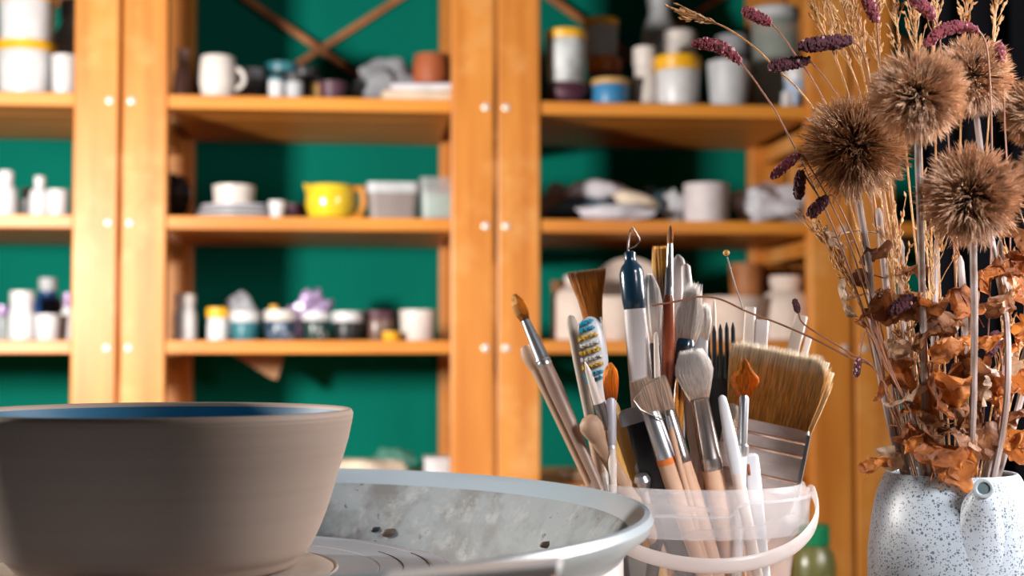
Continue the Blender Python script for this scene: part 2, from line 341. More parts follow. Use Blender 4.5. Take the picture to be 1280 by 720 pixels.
unit(1, 'pine shelving unit with the yellow pot and white mug, between the two pairs of posts')
unit(2, 'pine shelving unit behind the pail of brushes, holding bisque pots and bags')
unit(3, 'pine shelving unit behind the dried flowers, mostly hidden by the added dark sheet')

# ------------------------------------------------ shelf goods (all local: base at z=0)
def geo(px, ytop, shelf, Y, wpx):
    d = Y*0.995; p = PY(px, 436, Y); r = wpx*0.5*(p-Vector((0, 0, ZC))).length/F
    return Vector((p.x, Y, SH[shelf])), r, PY(px, ytop, Y).z-SH[shelf]
def shelved(name, label, cat, px, ytop, shelf, Y, wpx, group=None):
    loc, r, h = geo(px, ytop, shelf, Y, wpx); loc.z += 0.0006
    return thing(name, label, cat, loc, 0, group), r, h
def tub(label, px, ytop, shelf, Y, w, body=WHITE, lid=YEL, lf=0.16, taper=0.92, zb=0, name='tub', cat='tub', neck=0, group=None, part='lid'):
    t, r, h = shelved(name, label, cat, px, ytop, shelf, Y, w, group); t.location.z += zb; h -= zb
    hb = h*(1-lf)-0.001
    if neck:
        MB().lathe([(r*0.9, 0), (r, h*0.02), (r, hb*0.72), (r*0.9, hb*0.82), (r*neck, hb*0.93), (r*neck, hb)], 24).build('body', body, t)
        rl = r*neck*1.12
    else:
        MB().lathe([(r*taper*0.96, 0), (r*taper, 0.003), (r, hb*0.97), (r*0.98, hb)], 28).build('body', body, t); rl = r*1.04
    MB().lathe([(rl*0.98, hb+0.0005), (rl, hb+0.002), (rl, h*0.99), (rl*0.93, h)], 28).build(part, lid, t); return t, h
def cup(label, px, ytop, shelf, Y, w, m=WHITE2, taper=0.85, handle=False, zb=0, name='cup', cat='cup', round_=False):
    t, r, h = shelved(name, label, cat, px, ytop, shelf, Y, w); t.location.z += zb; h -= zb
    if round_: prof = [(r*0.62, 0), (r*0.86, h*0.10), (r, h*0.42), (r*0.97, h*0.8), (r*0.90, h), (r*0.84, h), (r*0.9, h*0.8), (r*0.88, h*0.2), (r*0.5, h*0.1)]
    else: prof = [(r*taper*0.94, 0), (r*taper, 0.003), (r, h), (r*0.92, h), (r*taper*0.88, 0.008)]
    MB().lathe(prof, 32).build('body', m, t)
    if handle:
        R = h*0.24
        pts = [Vector((r*0.86+R*1.0*math.sin(a), 0, h*0.52+R*math.cos(a))) for a in [math.pi*i/12 for i in range(13)]]
        MB().tube(pts, 0.0055, 8, up=Vector((0, 1, 0))).build('handle', m, t)
    return t, h
def lump(label, px, ytop, shelf, Y, w, m, name='cloth', cat='cloth', amp=0.45, zb=0, dy=0.5, seed=1, fr=1.8, tilt=0):
    loc, r, h = geo(px, ytop, shelf, Y, w); h -= zb
    mb = MB().blob((0, 0, h*0.5), (r, r*dy, h*0.5), 28, 18, Matrix.Rotation(tilt, 3, 'Y'), amp, fr, seed)
    z0 = min(v.z for v in mb.v); z1 = max(v.z for v in mb.v); 
    for v in mb.v: v.z = (v.z-z0)*h/(z1-z0)
    o = mb.build(name, m); o.location = loc+Vector((0, 0, zb+0.0006)); return tag(o, label, cat)

# --- left unit
g = 'white tubs with yellow lids stacked at the left edge'
t, h = tub('white tub with yellow lid, bottom of the stack at the top left edge', 28, 55, 0, 3.12, 66, group=g)
tub('white tub with yellow lid, upper one of the stack at the top left edge', 28, -6, 0, 3.12, 64, zb=h+0.001, group=g)
tub('small white jar beside the stacked white tubs, top left', 76, 70, 0, 3.08, 30, lid=WHITE, name='jar', cat='jar', lf=0.1)
tub('tall grey bottle behind the small white jar, top left', 80, 0, 0, 3.34, 40, LGREY, GREY, 0.15, name='bottle', cat='bottle', neck=0.45)
tub('tall white bottle at the very left of the middle shelf', 4, 214, 1, 3.08, 26, WHITE, WHITE, 0.22, name='bottle', cat='bottle', neck=0.6)
tub('narrow white bottle with a pointed cap beside clear jars, middle left shelf', 47, 221, 1, 3.10, 24, WHITE, WHITE, 0.2, name='bottle', cat='bottle', neck=0.5)
tub('small dark clear jar left of the pointed bottle, middle left shelf', 26, 250, 1, 3.12, 16, CLEAR, GREY, 0.2, name='jar', cat='jar')
tub('small clear jar half behind the pointed bottle, middle left shelf', 36, 236, 1, 3.2, 22, CLEAR, LGREY, 0.2, name='jar', cat='jar')
tub('short white jar next to the left post, middle left shelf', 70, 238, 1, 3.08, 26, WHITE, WHITE, 0.12, name='jar', cat='jar')
tub('white bottle with round cap, largest on the lower left shelf', 27, 364, 2, 3.08, 30, WHITE, WHITE, 0.25, name='bottle', cat='bottle', neck=0.85)
tub('small pale jar cut by the left photo edge, lower left shelf', 3, 382, 2, 3.12, 20, CLEAR, LILAC, 0.3, name='jar', cat='jar')
tub('blue bottle with white cap behind the white jar, lower left shelf', 59, 348, 2, 3.24, 34, NAVY, LGREY, 0.2, name='bottle', cat='bottle', neck=0.55)
tub('short white jar in front of the blue bottle, lower left shelf', 60, 393, 2, 3.08, 30, WHITE, WHITE, 0.12, name='jar', cat='jar')
tub('white bottle half hidden by the left post, lower left shelf', 84, 366, 2, 3.12, 18, WHITE, LILAC, 0.3, name='bottle', cat='bottle', neck=0.6)
# --- middle unit, top shelf
tub('pale bottle with a pink round stopper left of the white mug', 225, 62, 0, 3.14, 22, PINK, PINK, 0.28, name='bottle', cat='bottle', neck=0.6, part='stopper')
cup('rounded white mug with its handle to the right, top shelf', 269, 72, 0, 3.08, 45, WHITE2, handle=True, round_=True, name='mug', cat='mug')
tub('low grey tin behind and right of the white mug', 312, 88, 0, 3.22, 40, GREY, LGREY, 0.25, name='tin', cat='tin')
tub('small white pot in front of dark jars, top shelf of middle unit', 343, 97, 0, 3.07, 20, WHITE, TEALP, 0.15, name='jar', cat='jar')
tub('small white pot with grey top right of its twin, top shelf of middle unit', 366, 93, 0, 3.07, 22, LGREY, DGREY, 0.3, name='jar', cat='jar')
tub('black jar with teal cap behind the two small white pots, top shelf', 350, 80, 0, 3.2, 40, BLACK, TEALP, 0.2, name='jar', cat='jar')
tub('squat black jar right of the teal-capped one, top shelf', 380, 86, 0, 3.2, 34, BLACK, BLACK, 0.2, name='jar', cat='jar')
tub('small round ochre jar between black jar and brown dish, top shelf', 392, 98, 0, 3.12, 16, OCH, BLACK, 0.2, name='jar', cat='jar')
cup('low brown dish in the middle of the top shelf', 414, 104, 0, 3.12, 36, PURP, 0.8, name='dish', cat='dish')
lump('crumpled grey plastic bag heap on the top shelf of the middle unit', 478, 72, 0, 3.2, 76, GREY, 'plastic_bag', 'bag', seed=3)
o = thing('magazine', 'stack-bottom magazine with coloured cover under the terracotta bowl', 'magazine', geo(520, 100, 0, 3.14, 50)[0]+Vector((0, 0, 0.0006)), 0.1)
MB().box((0, 0, 0.010), (0.17, 0.2, 0.020)).build('pages', CLOTHC, o, smooth=False); MB().box((0, 0, 0.0215), (0.172, 0.202, 0.002)).build('cover', OCH, o, smooth=False)
o = thing('notebook', 'pale notebook lying on the magazine below the terracotta bowl', 'notebook', geo(530, 100, 0, 3.13, 50)[0]+Vector((0, 0, 0.0235)), -0.12)
MB().box((0, 0, 0.007), (0.13, 0.19, 0.014)).build('pages', WHITE, o, smooth=False); MB().box((0, 0, 0.015), (0.132, 0.192, 0.002)).build('cover', LILAC, o, smooth=False)
cup('terracotta bowl resting on notebooks by the post, top shelf', 539, 70, 0, 3.15, 48, TERRA, 0.6, zb=0.0405, name='bowl', cat='bowl', round_=True)
# middle shelf
lump('black cloth bundle by the left post, middle shelf', 218, 216, 1, 3.3, 34, BLACK, 'cloth_bundle', 'cloth', seed=5)
for i, (rr, lab) in enumerate(((52, 'lowest and widest'), (50, 'middle'), (46, 'uppermost'))):
    t = thing('plate', lab+' plate of the pale stack under the white tape ring', 'plate', geo(298, 250, 1, 3.14, 50)[0]+Vector((0.0, 0, 0.0006+i*0.0105)), 0, 'pale plates stacked on the middle shelf')
    r = rr*3.2/F; MB().lathe([(r*0.6, 0), (r*0.65, 0.002), (r, 0.010), (r, 0.012), (r*0.64, 0.005), (0.001, 0.004)], 36).build('dish', [WHITE, LGREY, CLOTHW][i], t)
    MB().lathe([(r*0.5, 0.0), (r*0.5, 0.0012)], 24).build('foot_ring', WHITE2, t).location.z = -0.0006
cup('white round bowl on top of the stack of plates, middle shelf', 291, 233, 1, 3.14, 52, WHITE2, 0.92, zb=0.034, name='bowl', cat='bowl')
cup('small white dish right of the stacked plates', 345, 252, 1, 3.07, 22, WHITE, 0.7, name='dish', cat='dish')
cup('low dark brown dish left of the yellow pot', 366, 256, 1, 3.2, 34, PURP, 0.7, name='dish', cat='dish')
t, h = cup('glossy yellow pot with orange handle, middle shelf', 412, 233, 1, 3.09, 62, YELG, 0.9, round_=True, name='pot', cat='pot')
MB().tube([(0.045, -0.01, h*0.9), (0.068, -0.01, h*0.93), (0.072, -0.01, h*0.5), (0.062, -0.01, h*0.1), (0.045, -0.01, h*0.12)], 0.008, 8, up=Vector((0, 1, 0))).build('handle', mat('orange_glaze', (0.60, 0.24, 0.02), 0.3), t)
MB().tube([(-0.045, -0.005, h*0.8), (-0.052, -0.005, h*1.02), (-0.04, -0.005, h*0.96)], 0.007, 8, up=Vector((0, 1, 0))).build('lug', YELG, t)
def tray(label, px, ytop, shelf, Y, w, mats, dy=0.12, fill=None):
    t, r, h = shelved('tray', label, 'tray', px, ytop, shelf, Y, w); m = MB()
    m.loft([(0, r*0.88, dy*0.42), (0.002, r*0.9, dy*0.44), (h*0.72, r*0.97, dy*0.5), (h*0.72, r*0.9, dy*0.45), (0.006, r*0.85, dy*0.4)], 40, 7); m.build('body', mats[0], t)
    MB().loft([(h*0.725, r*1.0, dy*0.52), (h, r*1.02, dy*0.53), (h, r*0.5, dy*0.3)], 40, 7).build('lid', mats[1], t)
    if fill: MB().loft([(0.008, r*0.8, dy*0.36), (h*0.6, r*0.84, dy*0.38)], 32, 6).build('contents', fill, t)
tray('grey lidded food container right of the yellow pot', 490, 232, 1, 3.11, 64, (mat('warm_grey', (0.26, 0.22, 0.21), 0.5), LGREY))
tray('clear container with mint green contents by the middle post', 547, 226, 1, 3.11, 48, (CLEAR, CLEAR), fill=MINT)
# lower shelf
tub('white bottle with wide white cap by the left post of the middle unit', 231, 368, 2, 3.10, 28, WHITE, WHITE2, 0.22, name='bottle', cat='bottle', neck=0.8)
tub('small white jar with yellow lid, lower shelf', 272, 385, 2, 3.08, 26, WHITE, YEL, 0.3, name='jar', cat='jar', neck=0.95)
tub('clear jar of teal paint with white lid right of the yellow-lidded jar', 306, 390, 2, 3.08, 34, TEALP, WHITE, 0.35, name='jar', cat='jar')
tub('jar of black and blue paint with cream lid, lower shelf', 350, 388, 2, 3.08, 38, mat('blue_black_paint', (0.02, 0.05, 0.09), 0.3, col2=(0.3, 0.35, 0.45), scale=(50, 50, 50), ramp=(0.55, 0.62)), WHITE2, 0.35, name='jar', cat='jar')
tub('tiny orange capped bottle behind the blue black paint jar', 342, 382, 2, 3.24, 16, OCH, YEL, 0.2, name='bottle', cat='bottle', neck=0.6)
tub('jar of dark green paint with white lid, below the lilac pouch', 395, 390, 2, 3.08, 34, mat('green_black_paint', (0.01, 0.035, 0.03), 0.3, col2=(0.6, 0.6, 0.6), scale=(40, 40, 40), ramp=(0.6, 0.63)), WHITE, 0.3, name='jar', cat='jar')
tub('clear jar of black paint with white lid, right of the green paint jar', 434, 390, 2, 3.08, 36, BLACK, WHITE, 0.35, name='jar', cat='jar')
tub('brown jar with plum lid left of the white cup, lower shelf', 474, 389, 2, 3.12, 40, mat('brown_clear', (0.16, 0.09, 0.07), 0.3), PURP, 0.25, name='jar', cat='jar')
tub('low yellow tin lying before the brown jar, lower shelf', 489, 415, 2, 3.04, 22, YEL, YEL, 0.3, name='flat_tin', cat='tin', part='rim')
cup('cream cup by the middle post, lower shelf', 522, 388, 2, 3.08, 46, WHITE2, 0.88)
lump('crumpled grey wad standing behind the teal paint jar', 302, 364, 2, 3.24, 40, GREY, 'paper_wad', 'paper', seed=8)
lump('lilac foil pouch leaning behind the paint jars', 386, 360, 2, 3.24, 52, LILAC, 'foil_pouch', 'pouch', seed=9, amp=0.7, tilt=0.4)
# sheet hanging below the lower shelf
m = MB(); a = PY(288, 440, 3.30); b = PY(356, 440, 3.30); c = PY(343, 474, 3.30); zt = SH[2]-TH-0.001
a.z = zt; b.z = zt
for dy in (0, 0.004): m.v += [a+Vector((0, dy, 0)), b+Vector((0, dy, 0)), c+Vector((0.006, dy, 0)), c+Vector((-0.006, dy, 0.002))]
m.f += [(3, 2, 1, 0), (4, 5, 6, 7), (0, 1, 5, 4), (1, 2, 6, 5), (2, 3, 7, 6), (3, 0, 4, 7)]
tag(m.build('cardboard_flap', CARD, smooth=False), 'brown cardboard corner hanging below the lower shelf', 'cardboard')
# bottom shelf
lump('flattened tan and pink cloth on the bottom shelf beside the bowl', 452, 572, 3, 3.15, 110, CLOTHC, 'cloth_pile', 'cloth', seed=11, dy=0.8)
lump('green grey rag on the tan cloth, bottom shelf', 492, 560, 3, 3.36, 50, mat('greygreen', (0.08, 0.26, 0.20), 0.8), 'rag', 'cloth', seed=12)
t, r, h = shelved('white_box', 'small white box on the bottom shelf by the middle post', 'box', 546, 571, 3, 3.10, 30)
MB().box((0, 0, h*0.4), (2*r, 0.08, h*0.8)).build('body', WHITE, t, smooth=False, bevel=0.002); MB().box((0, 0, h*0.905), (2*r*1.05, 0.085, h*0.19)).build('lid', WHITE, t, smooth=False, bevel=0.002)
lump('brown and green paper heap on the bottom shelf right of the middle posts', 722, 585, 3, 3.12, 44, mat('brown_paper', (0.40, 0.26, 0.16), 0.8), 'paper_heap', 'paper', seed=13)
# --- right unit, top shelf
tub('grey white jar with yellow lid by the middle post, top right shelf', 708, 40, 0, 3.07, 50, mat('mottled_white', (0.62, 0.66, 0.68), 0.5, col2=(0.30, 0.30, 0.30), scale=(20, 20, 20)), YEL, 0.16, zb=0.05)
lump('dark plum cloth under the jar with yellow lid, top right shelf', 710, 98, 0, 3.07, 50, PURP, 'folded_cloth', 'cloth', seed=14, amp=0.2, dy=0.8)
t, h = tub('brown based tub with orange lid under the second yellow lidded jar', 756, 73, 0, 3.26, 42, DGREY, ORNG, 0.25)
tub('grey jar with yellow lid standing on the brown based tub', 752, 25, 0, 3.26, 44, LGREY, YEL, 0.2, zb=h+0.001)
tub('low blue tub with ochre lid, top right shelf', 764, 101, 0, 3.08, 48, BLUEP, OCH, 0.2)
tub('tall pale grey bottle rising out of frame, top right shelf', 826, -30, 0, 3.34, 46, LGREY, LGREY, 0.2, name='bottle', cat='bottle', neck=0.6)
tub('ribbed white bottle beside the white tub with yellow band', 808, 60, 0, 3.12, 30, WHITE2, WHITE2, 0.3, name='bottle', cat='bottle', neck=0.9)
tub('white jar standing behind the white tub with the yellow band', 851, 40, 0, 3.30, 40, WHITE2, WHITE2, 0.1, name='jar', cat='jar')
t, h = tub('white tub with a bright yellow band at its lid, top right shelf', 849, 72, 0, 3.10, 54, WHITE, YEL, 0.26)
cup('pale grey tapered cup right of the yellow banded tub', 913, 79, 0, 3.09, 54, LGREY, 0.82)
tub('brown jar with grey lid behind the pale grey cup', 918, 46, 0, 3.34, 40, DGREY, GREY, 0.25, name='jar', cat='jar')
tub('large greenish clear jar by the right post, top shelf', 972, 12, 0, 3.22, 58, CLEARG, LGREY, 0.1, name='jar', cat='jar')
tub('small white and blue jar in front of the greenish jar', 998, 85, 0, 3.12, 28, mat('pale_blue', (0.40, 0.50, 0.68), 0.5), WHITE, 0.3, name='jar', cat='jar')
tub('tiny white bottle before the greenish clear jar', 986, 116, 0, 3.05, 14, WHITE, WHITE, 0.3, name='bottle', cat='bottle', neck=0.8)
# middle shelf
lump('dark blue grey cloth at the bottom of the heap by the middle post', 740, 246, 1, 3.18, 110, CLOTHB, 'folded_cloth', 'cloth', seed=21, amp=0.25)
lump('white crumpled cloth in front of the dark cloth heap', 770, 254, 1, 3.06, 96, CLOTHW, 'crumpled_cloth', 'cloth', seed=22, amp=0.3, dy=0.35)
lump('grey cloth at the left end of the heap, middle right shelf', 702, 228, 1, 3.30, 50, GREY, 'crumpled_cloth', 'cloth', seed=23)
lump('pale lilac cloth lying on top of the dark cloth heap', 748, 226, 1, 3.16, 84, CLOTHW, 'folded_cloth', 'cloth', seed=24, amp=0.3, zb=0.055)
lump('cream cloth roll on the front of the heap', 795, 238, 1, 3.09, 60, CLOTHC, 'rolled_cloth', 'cloth', seed=25, amp=0.2, zb=0.03, tilt=0.3, dy=0.4)
lump('blue cloth at the right end of the heap', 822, 232, 1, 3.26, 56, CLOTHB, 'crumpled_cloth', 'cloth', seed=26)
lump('small grey white wad left of the bisque cup, middle right shelf', 844, 236, 1, 3.12, 24, LGREY, 'paper_wad', 'paper', seed=27)
cup('off white bisque cup on the middle right shelf', 884, 231, 1, 3.10, 56, mat('lilac_white', (0.64, 0.58, 0.60), 0.6), 0.98)
lump('white plastic bag by the right post, middle right shelf', 966, 228, 1, 3.14, 100, BAG, 'plastic_bag', 'bag', seed=28, amp=0.5)
# lower shelf right: bisque ware
t, r, h = shelved('platter', 'large pinkish round platter standing on edge, lower right shelf', 'platter', 786, 317, 2, 3.20, 100)
m = MB(); m.lathe([(r*0.4, 0), (r*0.6, 0.008), (r, 0.02), (r, 0.026), (r*0.6, 0.014), (0.001, 0.012)], 48); q = m.build('dish', BISQ, t); q.rotation_euler = (math.radians(78), 0, 0); q.location = (0, 0, r*0.99+0.004)
m = MB(); m.lathe([(r*0.4, -0.004), (r*0.42, 0.001)], 32); q = m.build('foot_ring', TERRA, t); q.rotation_euler = (math.radians(78), 0, 0); q.location = (0, 0, r*0.99+0.004)
tub('tall bisque vase at the left of the lower right shelf', 722, 345, 2, 3.07, 66, BISQ, WHITE2, 0.08, name='vase', cat='vase', neck=0.45, part='neck')
cup('bisque bowl in front of the standing platter', 772, 372, 2, 3.07, 84, BISQ, 0.6, name='bowl', cat='bowl')
cup('plain bisque bowl right of the standing platter, lower right shelf', 862, 376, 2, 3.14, 70, BISQ, 0.7, name='bowl', cat='bowl')
tub('bisque bottle with narrow neck behind the tool pail', 846, 330, 2, 3.30, 50, BISQ, BISQ, 0.2, name='vase', cat='vase', neck=0.5, part='neck')
cup('wide bisque bowl behind the flat brush', 920, 372, 2, 3.08, 80, mat('bisque_pink', (0.68, 0.54, 0.46), 0.7), 0.75, name='bowl', cat='bowl')
tub('rounded bisque jar near the right post, lower right shelf', 984, 345, 2, 3.08, 62, BISQ, BISQ, 0.15, name='jar', cat='jar', neck=0.6)
cup('dark brown jar behind the rounded bisque jar', 935, 330, 2, 3.36, 44, WOOD_BR, 0.9, name='crock', cat='crock')
cup('small tan crock behind the tall bisque vase, lower right shelf', 716, 352, 2, 3.42, 54, mat('tan_clay', (0.42, 0.20, 0.09), 0.7), 0.8, name='crock', cat='crock')

# added sheet that keeps the background dark before the far right unit
m = MB(); xa = PY(1150, 436, 2.95).x; xb = xa+0.75; nn = 60
for dy in (0, 0.012):
    for i in range(nn+1):
        x = xa+(xb-xa)*i/nn; y = 2.93+0.014*math.sin(i*0.9)+0.008*math.sin(i*0.37)+dy
        m.v += [Vector((x, y, 0.3)), Vector((x, y, 2.1))]
o2 = 2*(nn+1)
for i in range(nn):
    a = 2*i; m.f += [(a, a+2, a+3, a+1), (o2+a+1, o2+a+3, o2+a+2, o2+a), (a+1, a+3, o2+a+3, o2+a+1), (a, o2+a, o2+a+2, a+2)]
m.f += [(0, 1, o2+1, o2), (2*nn, o2+2*nn, o2+2*nn+1, 2*nn+1)]
tag(m.build('added_dark_sheet', DARKSHEET), 'added near black sheet darkening the background behind the dried flowers at the right edge', 'cloth')

# ------------------------------------------------ table, wheel, bowl
TZ = -0.22
t = thing('work_table', 'wooden work table carrying the pail of brushes and the speckled vase', 'table', G(0.35, 0.75, -ZC), -YAW)
MB().box((0.0, 0, ZC+TZ-0.015), (0.82, 0.72, 0.03)).build('table_top', TABLE, t, smooth=False, bevel=0.003)
for sx in (-0.37, 0.37):
    for sy in (-0.32, 0.32): MB().box((sx, sy, (ZC+TZ-0.03)/2), (0.05, 0.05, ZC+TZ-0.03)).build('leg', TABLE, t, smooth=False)
WX, WD = -(640-200)/F*0.80, 0.80
wl = thing('pottery_wheel', 'grey pottery wheel with splash pan under the clay bowl', 'pottery wheel', G(WX, WD, -ZC), -YAW)
z0 = ZC
R = 0.276
panp = [(0.10, z0-0.195), (0.245, z0-0.195), (0.252, z0-0.190), (0.2585, z0-0.12), (0.262, z0-0.109)]
MB().lathe([(0.2595, z0-0.112), (0.2595, z0-0.20), (0.2585, z0-0.20), (0.2575, z0-0.112)], 96, caps=False).build('skirt', PANW, wl)
inner = [(R-0.0135, z0-0.0985), (R-0.025, z0-0.116), (R-0.040, z0-0.148), (R-0.048, z0-0.165), (0.12, z0-0.172), (0.06, z0-0.172)]
pm = MB().lathe(list(reversed(inner)), 128, caps=False).build('splash_pan', PAN, wl)
lp = MB().lathe([(R-0.0135, z0-0.0985), (R-0.010, z0-0.0935), (R-0.007, z0-0.090), (R-0.005, z0-0.0885), (R-0.002, z0-0.0890), (R, z0-0.0925), (R-0.002, z0-0.098), (R-0.012, z0-0.106), (R-0.018, z0-0.114)], 128, caps=False).build('rolled_lip', LIP, wl)
def wlocal(px, py, d): 
    p = P(px, py, d); q = p-Vector(wl.location); return Matrix.Rotation(YAW, 3, 'Z') @ q
MB().lathe([(0.11, 0.0), (0.12, 0.02), (0.10, 0.3), (0.12, z0-0.21), (0.2, z0-0.205), (0.2, z0-0.196)], 48).build('pedestal', GREY, wl)
MB().lathe([(0.03, z0-0.196), (0.03, z0-0.137)], 24).build('shaft', GREY, wl)
HR = 0.168; hz = z0-0.1235
prof = [(0.03, hz-0.014), (HR-0.004, hz-0.014), (HR, hz-0.010), (HR, hz-0.004), (HR-0.003, hz-0.0008), (HR-0.009, hz)]
r_ = HR-0.014
while r_ > 0.10:
    prof += [(r_, hz), (r_-0.0006, hz-0.0006), (r_-0.0012, hz)]; r_ -= 0.0300
prof += [(0.02, hz)]
MB().lathe(prof, 128).build('wheel_head', HEAD, wl)
# groove arcs cut in the wheel head
for rg, a0, a1 in ((0.152, -0.35, 0.45), (0.137, -0.5, 0.55)):
    MB().tube([Vector((rg*math.cos(a), rg*math.sin(a), hz+0.0001)) for a in [a0+(a1-a0)*i/20 for i in range(21)]], 0.00045, 5).build('groove', DARK, wl)
for px, py, rr, mm, nm in ((471, 664, 0.0045, DARK, 'drain_hole'), (488, 668, 0.0068, BROWNK, 'drain_plug'), (684, 683, 0.005, BROWNK, 'clay_crumb')):
    # on the far wall of the pan: find the depth where the ray meets the wall
    dd = 0.75
    for i in range(400):
        q = wlocal(px, py, dd); rad = math.hypot(q.x, q.y)
        if q.y > 0 or px > 600:
            zz = None
            for (ra, za), (rb, zb_) in zip(inner[:-1], inner[1:]):
                if rb <= rad <= ra: zz = za+(zb_-za)*(ra-rad)/(ra-rb)
            if zz is not None and q.z <= zz+0.0005: break
        dd += 0.001
    MB().blob((q.x, q.y, q.z+0.001), (rr, rr*0.3, rr*0.45), 14, 8, None, 0.2, 2, 3).build(nm, mm, wl)
# seam of the two-piece splash pan on the near right lip
pts = []
for px, py in ((700, 692), (722, 684), (745, 680.5), (770, 682), (790, 688), (803, 694)):
    dd = 0.60
    best = None
    for i in range(300):
        q = wlocal(px, py, dd+i*0.001); rad = math.hypot(q.x, q.y)
        for (ra, za), (rb, zb_) in zip(inner[:-1], inner[1:]):
            if rb <= rad <= ra and q.z <= za+(zb_-za)*(ra-rad)/(ra-rb): best = q
        if best is not None: break
    if best is not None: pts.append(best)
if len(pts) > 2: MB().tube(pts, 0.0007, 5).build('pan_seam', DARK, wl)
# bowl
bw = thing('clay_bowl', 'large unfired clay bowl with blue inside on the pottery wheel', 'bowl', G(WX, WD, -0.1235+0.0018), -YAW)
k = 0.80/F; bz = 0.1235-0.0018
def Z(py): return -(py-436)*k+bz
outer = [(0.070, 0.0), (0.0755, 0.0012), (0.080, 0.006), (190*k, Z(679)), (207*k, Z(641)), (222*k, Z(592)), (233*k, Z(555)), (239*k, Z(528)), (240.5*k, Z(518)), (239.5*k, Z(513.5)), (237*k, Z(511)), (234*k, Z(512)), (232*k, Z(517))]
def smoothp(pts, n=6):
    out = []
    for i in range(len(pts)-1):
        p0 = pts[max(i-1, 0)]; p1 = pts[i]; p2 = pts[i+1]; p3 = pts[min(i+2, len(pts)-1)]
        for j in range(n):
            t_ = j/n
            out.append(tuple(0.5*((2*p1[a])+(-p0[a]+p2[a])*t_+(2*p0[a]-5*p1[a]+4*p2[a]-p3[a])*t_*t_+(-p0[a]+3*p1[a]-3*p2[a]+p3[a])*t_**3) for a in (0, 1)))
    out.append(pts[-1]); return out
sp_ = smoothp(outer)
sp_ = [(r+0.00007*math.sin(z*2600)*(0.3+0.7*(z > 0.07)), z) for r, z in sp_]
MB().lathe(sp_, 128, caps=False).build('wall', CLAY, bw, auto=60)
MB().lathe([(0.0695, 0.0001), (0.02, 0.0001), (0.001, 0.0001)], 64, caps=False).build('base', CLAY, bw)
MB().lathe(smoothp([(232*k, Z(517)), (226*k, Z(550)), (212*k, Z(600)), (190*k, Z(655)), (0.06, 0.012), (0.001, 0.008)]), 128, caps=False).build('blue_lining', BLUE, bw, auto=60)
ring = thing('slip_ring', 'thin ring of wet clay slip around the foot of the bowl', 'clay', G(WX, WD, -0.1235), -YAW)
m = MB(); m.lathe([(0.060, 0.0002), (0.098, 0.0002), (0.0965, 0.0012), (0.088, 0.0012), (0.062, 0.0016)], 96); m.build('slip', SLIP, ring)
MB().lathe([(0.0985, 0.0001), (0.1005, 0.0001), (0.0995, 0.0011), (0.0985, 0.0001)], 96, caps=False).build('trim_line', SLIP, ring)

# white-lidded box in front of the pan
bx = thing('wooden_box', 'narrow wooden box with white lid in front of the wheel pan', 'box', P(588, 800, 0.48), -YAW)
pR = P(686, 693, 0.548); pL = P(482, 717, 0.505)
bx.location = ((pR.x+pL.x)/2, (pR.y+pL.y)/2-0.03, ZC+TZ+0.0006)
base = Vector(bx.location)
def slab(name, m, pa, pb, zt_a, zt_b, zb_, back, front):
    mb = MB(); u = (pb-pa); u.z = 0; u.normalize(); n_ = Vector((math.sin(YAW), math.cos(YAW), 0))
    for zz in ((zb_, zb_), (zt_a, zt_b)):
        for q, z_ in ((pa-n_*front, zz[0]), (pb-n_*front, zz[1]), (pb+n_*back, zz[1]), (pa+n_*back, zz[0])):
            mb.v.append(Vector((q.x, q.y, z_)))
    mb.f = [(3, 2, 1, 0), (4, 5, 6, 7), (0, 1, 5, 4), (1, 2, 6, 5), (2, 3, 7, 6), (3, 0, 4, 7)]
    return mb.build(name, m, bx, off=base, smooth=False, bevel=0.001)
zt_ = pR.z
slab('body', mat('box_wood', (0.62, 0.26, 0.08), 0.5, col2=(0.48, 0.18, 0.05), scale=(20, 20, 80)), pL, pR-(pR-pL).normalized()*0.003, zt_-0.005, zt_-0.005, base.z, -0.003, 0.020)
slab('lid', WHITE, pL, pR, zt_, zt_, zt_-0.0048, 0.0, 0.022)

# ------------------------------------------------ olive bottle on a stool behind
st = thing('stool', 'small wooden stool behind the table carrying the olive bottle', 'stool', G(0.475, 2.15, -ZC), -YAW)
MB().lathe([(0.15, ZC-0.47), (0.16, ZC-0.465), (0.16, ZC-0.445), (0.155, ZC-0.44)], 32).build('seat', TABLE, st)
for i in range(3): a = i*2.094; MB().tube([(0.13*math.cos(a), 0.13*math.sin(a), 0), (0.09*math.cos(a), 0.09*math.sin(a), ZC-0.47)], 0.015, 8).build('leg', TABLE, st)
kk = 2.15/F
pb = P(1015, 436, 2.15)
ob = thing('bottle', 'olive green bottle with bright green lid behind the pail', 'bottle', (pb.x, pb.y, ZC-0.44+0.0006))
zt_ = P(1015, 655, 2.15).z-ob.location.z; zl = P(1015, 681, 2.15).z-ob.location.z
MB().lathe([(25*kk, 0), (27*kk, 0.004), (27*kk, zl-0.030), (24*kk, zl-0.012), (17*kk, zl)], 28).build('body', OLIVE, ob)
MB().lathe([(19*kk, zl+0.0005), (20*kk, zl+0.004), (19.5*kk, zt_-0.002), (17*kk, zt_)], 28).build('lid', GREENLID, ob)

